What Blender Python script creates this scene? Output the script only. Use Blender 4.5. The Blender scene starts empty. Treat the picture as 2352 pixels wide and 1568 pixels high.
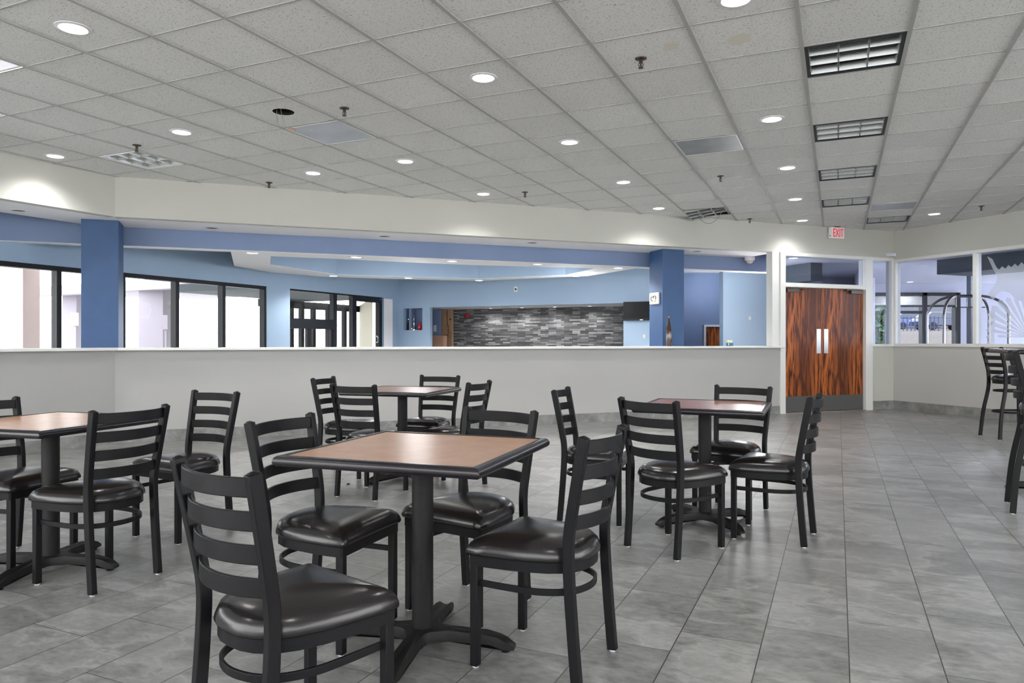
import bpy, bmesh, math, random
from math import pi, sin, cos, tan, radians, sqrt, atan2
from mathutils import Vector, Matrix
random.seed(7)
C = bpy.context.scene.collection
R = radians
F = 1658.0            # focal length in pixels of the 2352 px wide frame
EYE = 1.16            # camera height
CEIL = 3.05           # dining room ceiling
YAW = R(24.28)        # ceiling grid and floor tiles are turned this much from the view axis

# ------------------------------------------------------------------ materials
def mat(name, col, rough=0.5, metal=0.0, spec=0.5, emit=None, estr=0.0, noise=None, bump=None, coat=0.0):
    m = bpy.data.materials.new(name); m.use_nodes = True
    nt = m.node_tree; b = nt.nodes['Principled BSDF']
    b.inputs['Base Color'].default_value = (*col, 1); b.inputs['Roughness'].default_value = rough
    b.inputs['Metallic'].default_value = metal; b.inputs['Specular IOR Level'].default_value = spec
    if coat:
        b.inputs['Coat Weight'].default_value = coat; b.inputs['Coat Roughness'].default_value = 0.15
    if emit:
        b.inputs['Emission Color'].default_value = (*emit, 1); b.inputs['Emission Strength'].default_value = estr
    tc = None
    if noise or bump:
        tc = nt.nodes.new('ShaderNodeTexCoord')
    if noise:                                   # (scale, amount)
        n = nt.nodes.new('ShaderNodeTexNoise'); n.inputs['Scale'].default_value = noise[0]; n.inputs['Detail'].default_value = 4
        nt.links.new(tc.outputs['Object'], n.inputs['Vector'])
        r = nt.nodes.new('ShaderNodeMapRange'); r.inputs[1].default_value = 0.3; r.inputs[2].default_value = 0.7
        r.inputs[3].default_value = 1 - noise[1]; r.inputs[4].default_value = 1 + noise[1]
        nt.links.new(n.outputs['Fac'], r.inputs[0])
        v = nt.nodes.new('ShaderNodeVectorMath'); v.operation = 'SCALE'; v.inputs[0].default_value = col
        nt.links.new(r.outputs[0], v.inputs['Scale']); nt.links.new(v.outputs[0], b.inputs['Base Color'])
    if bump:                                    # (scale, strength)
        n = nt.nodes.new('ShaderNodeTexNoise'); n.inputs['Scale'].default_value = bump[0]; n.inputs['Detail'].default_value = 3
        nt.links.new(tc.outputs['Object'], n.inputs['Vector'])
        u = nt.nodes.new('ShaderNodeBump'); u.inputs['Strength'].default_value = bump[1]; u.inputs['Distance'].default_value = 0.004
        nt.links.new(n.outputs['Fac'], u.inputs['Height']); nt.links.new(u.outputs[0], b.inputs['Normal'])
    return m

class NT:
    """tiny helper for longer node graphs"""
    def __init__(s, name):
        s.m = bpy.data.materials.new(name); s.m.use_nodes = True; s.nt = s.m.node_tree; s.b = s.nt.nodes['Principled BSDF']
    def n(s, t, **k):
        x = s.nt.nodes.new(t)
        for a, v in k.items(): setattr(x, a, v)
        return x
    def put(s, sock, v):
        if hasattr(v, 'is_output') or isinstance(v, bpy.types.NodeSocket): s.nt.links.new(v, sock)
        else: sock.default_value = v
    def math(s, op, a, b=0.0, c=None):
        x = s.n('ShaderNodeMath', operation=op); s.put(x.inputs[0], a); s.put(x.inputs[1], b)
        if c is not None: s.put(x.inputs[2], c)
        return x.outputs[0]
    def ramp(s, fac, stops):
        x = s.n('ShaderNodeValToRGB'); e = x.color_ramp.elements
        while len(e) < len(stops): e.new(0.5)
        for q, (p, c) in zip(e, stops): q.position = p; q.color = (*c, 1)
        s.put(x.inputs[0], fac); return x.outputs[0]
    def mix(s, fac, a, b, mode='MIX'):
        x = s.n('ShaderNodeMix', data_type='RGBA', blend_type=mode); s.put(x.inputs[0], fac)
        s.put(x.inputs[6], a); s.put(x.inputs[7], b); return x.outputs[2]
    def noise(s, vec, scale, detail=4, rough=0.5):
        x = s.n('ShaderNodeTexNoise'); s.put(x.inputs['Vector'], vec); x.inputs['Scale'].default_value = scale
        x.inputs['Detail'].default_value = detail; x.inputs['Roughness'].default_value = rough; return x.outputs['Fac']
    def combine(s, x, y, z=0.0):
        q = s.n('ShaderNodeCombineXYZ'); s.put(q.inputs[0], x); s.put(q.inputs[1], y); s.put(q.inputs[2], z); return q.outputs[0]

def floor_material():
    g = NT('grey_stone_floor_tile'); tc = g.n('ShaderNodeTexCoord'); sep = g.n('ShaderNodeSeparateXYZ')
    g.nt.links.new(tc.outputs['Object'], sep.inputs[0]); u, v = sep.outputs[0], sep.outputs[1]
    W, L = 0.305, 0.61
    a = g.math('DIVIDE', g.math('SUBTRACT', u, 0.038), W); k = g.math('FLOOR', a); fu = g.math('SUBTRACT', a, k)
    vv = g.math('SUBTRACT', g.math('SUBTRACT', v, 3.319), g.math('MULTIPLY', k, 0.2033))
    bq = g.math('DIVIDE', vv, L); n = g.math('FLOOR', bq); fv = g.math('SUBTRACT', bq, n)
    du = g.math('MULTIPLY', g.math('MINIMUM', fu, g.math('SUBTRACT', 1.0, fu)), W)
    dv = g.math('MULTIPLY', g.math('MINIMUM', fv, g.math('SUBTRACT', 1.0, fv)), L)
    gu = g.math('LESS_THAN', du, 0.0021); gv = g.math('LESS_THAN', dv, 0.0017)
    gm = g.math('MAXIMUM', gu, g.math('MULTIPLY', gv, 0.95))
    wn = g.n('ShaderNodeTexWhiteNoise', noise_dimensions='2D'); g.put(wn.inputs['Vector'], g.combine(k, n))
    off = g.n('ShaderNodeVectorMath', operation='SCALE'); g.put(off.inputs[0], wn.outputs['Color']); off.inputs['Scale'].default_value = 30
    base = g.n('ShaderNodeVectorMath', operation='ADD'); g.put(base.inputs[0], g.combine(u, g.math('MULTIPLY', v, 1.9))); g.put(base.inputs[1], off.outputs[0])
    wp = g.n('ShaderNodeTexNoise'); g.put(wp.inputs['Vector'], base.outputs[0]); wp.inputs['Scale'].default_value = 2.2; wp.inputs['Detail'].default_value = 3
    ws = g.n('ShaderNodeVectorMath', operation='SCALE'); g.put(ws.inputs[0], wp.outputs['Color']); ws.inputs['Scale'].default_value = 0.45
    wb = g.n('ShaderNodeVectorMath', operation='ADD'); g.put(wb.inputs[0], base.outputs[0]); g.put(wb.inputs[1], ws.outputs[0])
    n1 = g.noise(wb.outputs[0], 2.6, 10, 0.66); n2 = g.noise(base.outputs[0], 22.0, 6, 0.7); n3 = g.noise(wb.outputs[0], 1.3, 7, 0.6)
    c = g.ramp(n1, [(0.30, (0.115, 0.117, 0.113)), (0.45, (0.195, 0.197, 0.190)), (0.56, (0.265, 0.265, 0.256)), (0.72, (0.40, 0.397, 0.383))])
    c = g.mix(0.45, c, g.ramp(n2, [(0.34, (0.12, 0.122, 0.118)), (0.66, (0.40, 0.398, 0.388))]))
    vein = g.math('ABSOLUTE', g.math('SUBTRACT', n3, 0.5)); vm = g.ramp(vein, [(0.0, (0.55, 0.55, 0.55)), (0.02, (0.22, 0.22, 0.22)), (0.07, (0, 0, 0))])
    c = g.mix(vm, c, (0.46, 0.455, 0.44, 1))
    tint = g.math('MULTIPLY_ADD', wn.outputs['Value'], 0.16, 0.69)
    sc = g.n('ShaderNodeVectorMath', operation='SCALE'); g.put(sc.inputs[0], c); g.put(sc.inputs['Scale'], tint)
    col = g.mix(gm, sc.outputs[0], (0.035, 0.036, 0.036, 1))
    g.put(g.b.inputs['Base Color'], col)
    g.put(g.b.inputs['Roughness'], g.math('MULTIPLY_ADD', n2, 0.25, 0.24)); g.b.inputs['Specular IOR Level'].default_value = 0.45
    bp = g.n('ShaderNodeBump'); bp.inputs['Strength'].default_value = 0.25; bp.inputs['Distance'].default_value = 0.003
    g.put(bp.inputs['Height'], g.math('SUBTRACT', g.math('MULTIPLY', n2, 0.5), g.math('MULTIPLY', gm, 1.0))); g.put(g.b.inputs['Normal'], bp.outputs[0])
    return g.m

def ceiling_material():
    g = NT('acoustic_tile'); tc = g.n('ShaderNodeTexCoord'); P = tc.outputs['Object']; sep = g.n('ShaderNodeSeparateXYZ'); g.nt.links.new(P, sep.inputs[0])
    k = g.math('FLOOR', g.math('DIVIDE', g.math('ADD', sep.outputs[0], 1.428), 0.6094)); n = g.math('FLOOR', g.math('DIVIDE', g.math('SUBTRACT', sep.outputs[1], 4.37), 0.6094))
    wn = g.n('ShaderNodeTexWhiteNoise', noise_dimensions='2D'); g.put(wn.inputs['Vector'], g.combine(k, n))
    n1 = g.noise(P, 85, 3, 0.65); n2 = g.noise(P, 1.6, 3)
    speck = g.ramp(n1, [(0.33, (0.34, 0.34, 0.32)), (0.43, (0.80, 0.80, 0.78)), (1.0, (0.86, 0.86, 0.84))])
    lo = g.mix(g.math('MULTIPLY', n2, 0.35), speck, (0.70, 0.70, 0.67, 1))
    sc = g.n('ShaderNodeVectorMath', operation='SCALE'); g.put(sc.inputs[0], lo); g.put(sc.inputs['Scale'], g.math('MULTIPLY_ADD', wn.outputs['Value'], 0.08, 0.93))
    g.put(g.b.inputs['Base Color'], sc.outputs[0]); g.b.inputs['Roughness'].default_value = 0.95; g.b.inputs['Specular IOR Level'].default_value = 0.1
    bp = g.n('ShaderNodeBump'); bp.inputs['Strength'].default_value = 0.35; bp.inputs['Distance'].default_value = 0.002; g.put(bp.inputs['Height'], n1); g.put(g.b.inputs['Normal'], bp.outputs[0])
    return g.m

def rosewood_material(name, dark=1.0):
    g = NT(name); tc = g.n('ShaderNodeTexCoord'); mp = g.n('ShaderNodeMapping'); g.nt.links.new(tc.outputs['Object'], mp.inputs[0]); mp.inputs['Scale'].default_value = (7.5, 7.5, 0.62)
    n1 = g.noise(mp.outputs[0], 1.0, 5, 0.55)
    mp2 = g.n('ShaderNodeMapping'); g.nt.links.new(tc.outputs['Object'], mp2.inputs[0]); mp2.inputs['Scale'].default_value = (60, 60, 1.5)
    n2 = g.noise(mp2.outputs[0], 1.0, 3, 0.6)
    wv = g.math('FRACT', g.math('MULTIPLY', n1, 6.5)); tri = g.math('ABSOLUTE', g.math('SUBTRACT', g.math('MULTIPLY', wv, 2.0), 1.0))
    f = g.math('ADD', g.math('MULTIPLY', tri, 0.62), g.math('MULTIPLY', n2, 0.42))
    c = g.ramp(f, [(0.18, (0.028, 0.010, 0.006)), (0.36, (0.12, 0.032, 0.013)), (0.56, (0.33, 0.088, 0.022)), (0.85, (0.52, 0.16, 0.038))])
    big = g.noise(mp.outputs[0], 0.45, 2); c = g.mix(g.ramp(big, [(0.42, (0, 0, 0)), (0.62, (0.75, 0.75, 0.75))]), c, (0.09, 0.028, 0.014, 1))
    g.put(g.b.inputs['Base Color'], c); g.b.inputs['Roughness'].default_value = 0.40; g.b.inputs['Specular IOR Level'].default_value = 0.25
    return g.m

def stone_material():
    g = NT('ledger_stone'); tc = g.n('ShaderNodeTexCoord'); sep = g.n('ShaderNodeSeparateXYZ'); g.nt.links.new(tc.outputs['Object'], sep.inputs[0])
    br = g.n('ShaderNodeTexBrick'); g.put(br.inputs['Vector'], g.combine(sep.outputs[0], sep.outputs[2])); br.offset = 0.37; br.offset_frequency = 3
    br.inputs['Scale'].default_value = 1.0; br.inputs['Brick Width'].default_value = 0.19; br.inputs['Row Height'].default_value = 0.036
    br.inputs['Mortar Size'].default_value = 0.0025; br.inputs['Color1'].default_value = (0, 0, 0, 1); br.inputs['Color2'].default_value = (1, 1, 1, 1); br.inputs['Mortar'].default_value = (0.0, 0.0, 0.0, 1)
    n = g.noise(g.combine(g.math('MULTIPLY', sep.outputs[0], 3.0), g.math('MULTIPLY', sep.outputs[2], 30.0)), 1.0, 4)
    f = g.math('ADD', g.math('MULTIPLY', br.outputs['Color'], 0.75), g.math('MULTIPLY', n, 0.3))
    c = g.ramp(f, [(0.08, (0.035, 0.035, 0.037)), (0.45, (0.10, 0.10, 0.105)), (0.75, (0.20, 0.20, 0.205)), (1.0, (0.36, 0.36, 0.37))])
    g.put(g.b.inputs['Base Color'], g.mix(br.outputs['Fac'], c, (0.02, 0.02, 0.02, 1))); g.b.inputs['Roughness'].default_value = 0.8
    bp = g.n('ShaderNodeBump'); bp.inputs['Strength'].default_value = 0.8; bp.inputs['Distance'].default_value = 0.01; g.put(bp.inputs['Height'], f); g.put(g.b.inputs['Normal'], bp.outputs[0])
    return g.m

def slate_material():
    g = NT('grey_tile_base'); tc = g.n('ShaderNodeTexCoord'); n = g.noise(tc.outputs['Object'], 7, 8, 0.65); n2 = g.noise(tc.outputs['Object'], 1.2, 2)
    g.put(g.b.inputs['Base Color'], g.ramp(g.math('ADD', g.math('MULTIPLY', n, 0.7), g.math('MULTIPLY', n2, 0.3)), [(0.3, (0.12, 0.122, 0.118)), (0.5, (0.22, 0.222, 0.215)), (0.7, (0.37, 0.37, 0.36))]))
    g.b.inputs['Roughness'].default_value = 0.5
    return g.m

def glass_material(name, tint=(1, 1, 1), refl=0.10):
    m = bpy.data.materials.new(name); m.use_nodes = True; nt = m.node_tree; nt.nodes.clear()
    o = nt.nodes.new('ShaderNodeOutputMaterial'); t = nt.nodes.new('ShaderNodeBsdfTransparent'); t.inputs[0].default_value = (*tint, 1)
    gl = nt.nodes.new('ShaderNodeBsdfGlossy'); gl.inputs['Roughness'].default_value = 0.02
    mx = nt.nodes.new('ShaderNodeMixShader'); lw = nt.nodes.new('ShaderNodeLayerWeight'); lw.inputs[0].default_value = 0.5; pw = nt.nodes.new('ShaderNodeMath'); pw.operation = 'POWER'; pw.inputs[1].default_value = 4.0; nt.links.new(lw.outputs['Facing'], pw.inputs[0])
    mm = nt.nodes.new('ShaderNodeMath'); mm.operation = 'MULTIPLY_ADD'; mm.inputs[1].default_value = 0.22; mm.inputs[2].default_value = refl
    nt.links.new(pw.outputs[0], mm.inputs[0]); nt.links.new(mm.outputs[0], mx.inputs[0]); nt.links.new(t.outputs[0], mx.inputs[1]); nt.links.new(gl.outputs[0], mx.inputs[2]); nt.links.new(mx.outputs[0], o.inputs[0])
    return m

def frosted_material():
    m = bpy.data.materials.new('etched_frost'); m.use_nodes = True; nt = m.node_tree; nt.nodes.clear()
    o = nt.nodes.new('ShaderNodeOutputMaterial'); t = nt.nodes.new('ShaderNodeBsdfTransparent'); d = nt.nodes.new('ShaderNodeBsdfDiffuse'); d.inputs[0].default_value = (0.55, 0.59, 0.65, 1)
    mx = nt.nodes.new('ShaderNodeMixShader'); mx.inputs[0].default_value = 0.55
    nt.links.new(t.outputs[0], mx.inputs[1]); nt.links.new(d.outputs[0], mx.inputs[2]); nt.links.new(mx.outputs[0], o.inputs[0])
    return m

def foliage_material():
    g = NT('leafy_green'); tc = g.n('ShaderNodeTexCoord'); n = g.noise(tc.outputs['Object'], 3.5, 5, 0.7)
    g.put(g.b.inputs['Base Color'], g.ramp(n, [(0.3, (0.008, 0.025, 0.008)), (0.5, (0.03, 0.085, 0.028)), (0.7, (0.12, 0.22, 0.10))])); g.b.inputs['Roughness'].default_value = 0.8
    return g.m

def bank_material():
    g = NT('grass_bank'); tc = g.n('ShaderNodeTexCoord'); n = g.noise(tc.outputs['Object'], 0.25, 5, 0.65); n2 = g.noise(tc.outputs['Object'], 2.0, 4)
    c = g.ramp(n, [(0.35, (0.055, 0.034, 0.024)), (0.5, (0.07, 0.048, 0.033)), (0.62, (0.046, 0.05, 0.02))]); c = g.mix(g.math('MULTIPLY', n2, 0.4), c, (0.07, 0.055, 0.042, 1))
    g.put(g.b.inputs['Base Color'], c); g.b.inputs['Roughness'].default_value = 0.9
    return g.m

M = dict(
    floor=floor_material(), tile=ceiling_material(), grid=mat('ceiling_tee', (0.40, 0.40, 0.385), 0.6),
    wall=mat('warm_white_paint', (0.475, 0.47, 0.45), 0.65, spec=0.3, noise=(1.2, 0.02)),
    soffit=mat('cream_paint', (0.51, 0.505, 0.465), 0.7, spec=0.25, noise=(1.0, 0.02)),
    half=mat('half_wall_paint', (0.425, 0.42, 0.41), 0.6, spec=0.3, noise=(0.9, 0.025)),
    white=mat('white_trim_paint', (0.70, 0.70, 0.68), 0.45), ceilwhite=mat('white_plaster', (0.86, 0.85, 0.87), 0.7),
    slate=slate_material(),
    navy=mat('royal_blue_paint', (0.022, 0.068, 0.175), 0.5, noise=(6, 0.06)),
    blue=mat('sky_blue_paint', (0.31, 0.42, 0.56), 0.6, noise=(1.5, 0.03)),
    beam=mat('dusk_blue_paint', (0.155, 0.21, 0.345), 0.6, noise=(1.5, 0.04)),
    lightblue=mat('pale_blue_paint', (0.36, 0.48, 0.62), 0.6),
    metal=mat('black_powder_coat', (0.008, 0.008, 0.009), 0.38, spec=0.16, bump=(500, 0.15)),
    vinyl=mat('black_vinyl', (0.012, 0.0105, 0.011), 0.23, spec=0.5, bump=(160, 0.05)),
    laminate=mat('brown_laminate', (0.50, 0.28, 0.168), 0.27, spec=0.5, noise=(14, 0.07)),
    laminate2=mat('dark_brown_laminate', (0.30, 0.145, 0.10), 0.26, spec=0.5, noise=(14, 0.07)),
    edge=mat('black_table_edge', (0.012, 0.010, 0.012), 0.22, spec=0.4),
    iron=mat('black_cast_iron', (0.010, 0.0095, 0.0095), 0.5, spec=0.25, bump=(260, 0.35)),
    plastic=mat('clear_glide', (0.55, 0.56, 0.56), 0.3),
    dark=mat('dark_bronze_frame', (0.014, 0.016, 0.020), 0.45, spec=0.2), void=mat('dark_void', (0.012, 0.012, 0.011), 0.9),
    wood=rosewood_material('rosewood_veneer'), plank=mat('pine_board', (0.34, 0.21, 0.125), 0.6, noise=(5, 0.2)),
    desk=mat('tan_desk', (0.42, 0.25, 0.17), 0.5, noise=(4, 0.08)),
    steel=mat('brushed_steel', (0.62, 0.63, 0.62), 0.35, metal=1.0), steel_dark=mat('bronze_closer', (0.10, 0.085, 0.075), 0.45, metal=0.6),
    kick=mat('grey_kick_plate', (0.085, 0.085, 0.085), 0.5), stone=stone_material(),
    glass=glass_material('clear_glass', (0.97, 0.98, 0.98), 0.0), glass_r=glass_material('partition_glass', (0.82, 0.85, 0.92), 0.02),
    frost=frosted_material(),
    lens=mat('lit_lens', (1, 1, 1), 0.5, emit=(1, 0.99, 0.97), estr=9.0), trim=mat('white_trim_ring', (0.72, 0.72, 0.72), 0.4),
    parab=mat('parabolic_louver', (0.27, 0.28, 0.28), 0.25, metal=0.85), parab_in=mat('unlit_reflector', (0.21, 0.215, 0.21), 0.4, metal=0.3),
    prism=mat('prismatic_lens', (0.52, 0.56, 0.62), 0.35, noise=(3, 0.14)), prism2=mat('grey_diffuser', (0.30, 0.315, 0.325), 0.4, noise=(4, 0.12)),
    brass=mat('aged_brass', (0.075, 0.055, 0.045), 0.45, metal=0.7), copper=mat('bare_wire', (0.42, 0.20, 0.10), 0.5), wire=mat('grey_wire', (0.22, 0.22, 0.21), 0.6),
    signwhite=mat('sign_white', (0.8, 0.8, 0.79), 0.4, emit=(1, 0.8, 0.8), estr=0.03), signred=mat('sign_red', (0.75, 0.02, 0.03), 0.4, emit=(1, 0.03, 0.04), estr=0.35),
    black=mat('screen_black', (0.008, 0.009, 0.011), 0.3, spec=0.1), grey=mat('grey_paint', (0.085, 0.10, 0.115), 0.7), lav=mat('lavender_grey_paint', (0.46, 0.47, 0.56), 0.8),
    lavceil=mat('vestibule_ceiling', (0.60, 0.62, 0.70), 0.8), chrome=mat('dull_chrome', (0.30, 0.29, 0.27), 0.25, metal=1.0),
    red=mat('red_glaze', (0.62, 0.012, 0.02), 0.15, coat=0.5), silver=mat('silver_finish', (0.75, 0.76, 0.78), 0.2, metal=1.0), bottle=mat('brown_glaze', (0.040, 0.018, 0.012), 0.10, coat=0.6),
    paper=mat('cream_card', (0.72, 0.70, 0.50), 0.6), teal=mat('teal_card', (0.05, 0.16, 0.24), 0.5), alarm=mat('beige_plastic', (0.62, 0.58, 0.52), 0.5), gold=mat('ochre_print', (0.42, 0.33, 0.16), 0.5), ink=mat('black_print', (0.02, 0.02, 0.02), 0.6),
    strobe=mat('dark_red_plastic', (0.19, 0.028, 0.02), 0.4), canopy=mat('canopy_fascia', (0.25, 0.23, 0.27), 0.8), pink=mat('pink_stucco', (0.52, 0.42, 0.40), 0.9), pave=mat('pale_paving', (0.62, 0.62, 0.60), 0.9), cream=mat('cream_stucco', (0.60, 0.56, 0.44), 0.9),
    leaf=foliage_material(), brightlens=mat('bright_ribbed_lens', (0.85, 0.85, 0.90), 0.3, emit=(0.95, 0.95, 1.0), estr=0.45), bank=bank_material(), carblue=mat('blue_car_paint', (0.03, 0.06, 0.20), 0.25, coat=0.6), cardark=mat('dark_car_paint', (0.015, 0.025, 0.07), 0.25, coat=0.6), carglass=mat('car_glass', (0.06, 0.07, 0.09), 0.1),
    rubber=mat('tyre', (0.012, 0.012, 0.012), 0.8), bldg=mat('pale_building', (0.13, 0.135, 0.15), 0.8), blind=mat('blind_fabric', (0.30, 0.295, 0.285), 0.8, noise=(9, 0.06)), fence=mat('blue_fence', (0.025, 0.04, 0.10), 0.6), stain=mat('water_stain', (0.72, 0.69, 0.60), 0.95), bark=mat('bark', (0.08, 0.06, 0.045), 0.9),
)

# ------------------------------------------------------------------ mesh helpers
class MB:
    def __init__(s): s.v = []; s.f = []
    def add(s, v, f):
        b = len(s.v); s.v += [tuple(x) for x in v]; s.f += [tuple(b + i for i in q) for q in f]
    def box(s, c, d, M4=None):
        x, y, z = c; a, b, h = d[0] / 2, d[1] / 2, d[2] / 2
        p = [Vector((x + i * a, y + j * b, z + k * h)) for k in (-1, 1) for j in (-1, 1) for i in (-1, 1)]
        if M4: p = [M4 @ q for q in p]
        s.add(p, [(0, 2, 3, 1), (4, 5, 7, 6), (0, 1, 5, 4), (2, 6, 7, 3), (0, 4, 6, 2), (1, 3, 7, 5)])
    def hexa(s, p):      # 8 points: bottom 4 ccw, top 4 ccw
        s.add(p, [(3, 2, 1, 0), (4, 5, 6, 7), (0, 1, 5, 4), (1, 2, 6, 5), (2, 3, 7, 6), (3, 0, 4, 7)])
    def prism(s, poly, z0, z1):
        n = len(poly); p = [(x, y, z0) for x, y in poly] + [(x, y, z1) for x, y in poly]
        s.add(p, [tuple(reversed(range(n))), tuple(range(n, 2 * n))] + [(i, (i + 1) % n, n + (i + 1) % n, n + i) for i in range(n)])
    def lathe(s, prof, seg=24, c=(0, 0, 0), M4=None, cap=True):
        p = []
        for r, z in prof:
            for i in range(seg):
                a = 2 * pi * i / seg; q = Vector((c[0] + r * cos(a), c[1] + r * sin(a), c[2] + z)); p.append(M4 @ q if M4 else q)
        f = [(k * seg + i, k * seg + (i + 1) % seg, (k + 1) * seg + (i + 1) % seg, (k + 1) * seg + i) for k in range(len(prof) - 1) for i in range(seg)]
        if cap: f += [tuple(reversed(range(seg))), tuple(range((len(prof) - 1) * seg, len(prof) * seg))]
        s.add(p, f)
    def sweep(s, path, w, h, up=Vector((0, 0, 1)), closed=False, prof=None):
        """rectangular (w sideways, h along up) or given profile swept along a path"""
        path = [Vector(p) for p in path]; n = len(path)
        prof = prof or [(-w / 2, -h / 2), (w / 2, -h / 2), (w / 2, h / 2), (-w / 2, h / 2)]; m = len(prof); P = []
        for i, p in enumerate(path):
            if closed: t = path[(i + 1) % n] - path[i - 1]
            else: t = path[min(i + 1, n - 1)] - path[max(i - 1, 0)]
            t.normalize(); sd = t.cross(up)
            if sd.length < 1e-4: sd = Vector((1, 0, 0))
            sd.normalize(); u2 = sd.cross(t).normalized()
            P += [p + sd * a + u2 * b for a, b in prof]
        f = []
        for i in range(n if closed else n - 1):
            j = (i + 1) % n
            f += [(i * m + k, j * m + k, j * m + (k + 1) % m, i * m + (k + 1) % m) for k in range(m)]
        if not closed: f += [tuple(range(m)), tuple(reversed(range((n - 1) * m, n * m)))]
        s.add(P, f)
    def tube(s, path, r, seg=8, closed=False, up=Vector((0, 0, 1))):
        s.sweep(path, 0, 0, up, closed, [(r * cos(2 * pi * i / seg), r * sin(2 * pi * i / seg)) for i in range(seg)])
    def poly(s, pts): s.add(pts, [tuple(range(len(pts)))])
    def build(s, name, m, parent=None, smooth=35, bevel=0.0, seg=2, loc=None):
        me = bpy.data.meshes.new(name); me.from_pydata(s.v, [], s.f)
        bm = bmesh.new(); bm.from_mesh(me); bmesh.ops.recalc_face_normals(bm, faces=bm.faces); bm.to_mesh(me); bm.free()
        me.materials.append(m)
        if smooth:
            me.polygons.foreach_set('use_smooth', [True] * len(me.polygons)); me.set_sharp_from_angle(angle=R(smooth))
        o = bpy.data.objects.new(name, me); C.objects.link(o)
        if parent: o.parent = parent
        if loc: o.location = loc
        if bevel:
            b = o.modifiers.new('soft_edge', 'BEVEL'); b.width = bevel; b.segments = seg; b.limit_method = 'ANGLE'; b.angle_limit = R(40)
        return o

def thing(name, label, cat, loc=(0, 0, 0), rz=0.0, group=None):
    o = bpy.data.objects.new(name, None); C.objects.link(o); o.location = loc; o.rotation_euler = (0, 0, rz); o.empty_display_size = 0.1
    o['label'] = label; o['category'] = cat
    if group: o['group'] = group
    return o
def tag(o, label, cat, group=None, kind=None):
    o['label'] = label; o['category'] = cat
    if group: o['group'] = group
    if kind: o['kind'] = kind
    return o
def struct(o, label=None):
    o['kind'] = 'structure'
    if label: o['label'] = label
    return o
def sroot(name, label=None):
    o = bpy.data.objects.new(name, None); C.objects.link(o); return struct(o, label)
def dup(root, loc, rz, label, group=None):
    r = root.copy(); C.objects.link(r); r.location = loc; r.rotation_euler = (0, 0, rz); r['label'] = label
    if group: r['group'] = group
    for ch in list(root.children):
        c = ch.copy(); C.objects.link(c); c.parent = r
        for g in ch.children:
            d = g.copy(); C.objects.link(d); d.parent = c
    return r

# ------------------------------------------------------------------ plan geometry
class Line:
    """a vertical wall line: origin, unit direction along it, unit normal pointing away from the dining room"""
    def __init__(s, o, d, back):
        s.o = Vector(o); s.d = Vector(d).normalized(); s.n = Vector((-s.d.y, s.d.x))
        if s.n.dot(Vector(back)) < 0: s.n = -s.n
    def p(s, a, off=0.0, z=0.0): q = s.o + s.d * a + s.n * off; return Vector((q.x, q.y, z))
    def s(s, px, off=0.0):            # distance along the wall seen at frame column px
        r = (px - 1176) / F; o = s.o + s.n * off; return (r * o.y - o.x) / (s.d.x - r * s.d.y)
    def Y(s, px, off=0.0): return s.p(s.s(px, off), off).y
    def z(s, px, py, off=0.0): return EYE - (py - 784) / F * s.Y(px, off)
    def bx(s, m, a0, a1, o0, o1, z0, z1):
        q = [s.p(a0, o0), s.p(a1, o0), s.p(a1, o1), s.p(a0, o1)]
        m.hexa([(v.x, v.y, z0) for v in q] + [(v.x, v.y, z1) for v in q])
    def mat4(s, a, off, z): # local x along the wall, y into the wall, z up
        p = s.p(a, off, z); return Matrix(((s.d.x, s.n.x, 0, p.x), (s.d.y, s.n.y, 0, p.y), (0, 0, 1, p.z), (0, 0, 0, 1)))
A = (-4.55, 8.27); B = (6.55, 12.40)
BACK = Line(A, (B[0] - A[0], B[1] - A[1]), (-0.35, 0.94)); LAB = (Vector(B) - Vector(A)).length
LEFT = Line(A, (-0.4617, -0.887), (-0.887, 0.46))
RIGHT = Line(B, (0.41, -1.0), (1, 0.4))
WIN = Line((-6.15, 8.6), (0.41, 0.912), (-1, 0.4)); CW = Vector((-2.6, 16.5))
LOB = Line(CW, (0.912, -0.41), (0.4, 0.9))
def ceil_pt(px, py, z=CEIL):          # the point of a level plane seen at a frame position
    y = F * (z - EYE) / (784 - py); return Vector(((px - 1176) / F * y, y, z))
EU = Vector((cos(YAW), -sin(YAW))); EV = Vector((sin(YAW), cos(YAW)))
CU, CV, CS = -1.428, 4.37, 0.6094
def cell(i, j): # world centre of the ceiling cell whose corner is grid node i, j
    u = CU + (i + .5) * CS; v = CV + (j + .5) * CS; q = EU * u + EV * v; return q.x, q.y
SOFF = 2.60; LZ = 2.37; UPZ = 2.86; WD = 0.89

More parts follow.
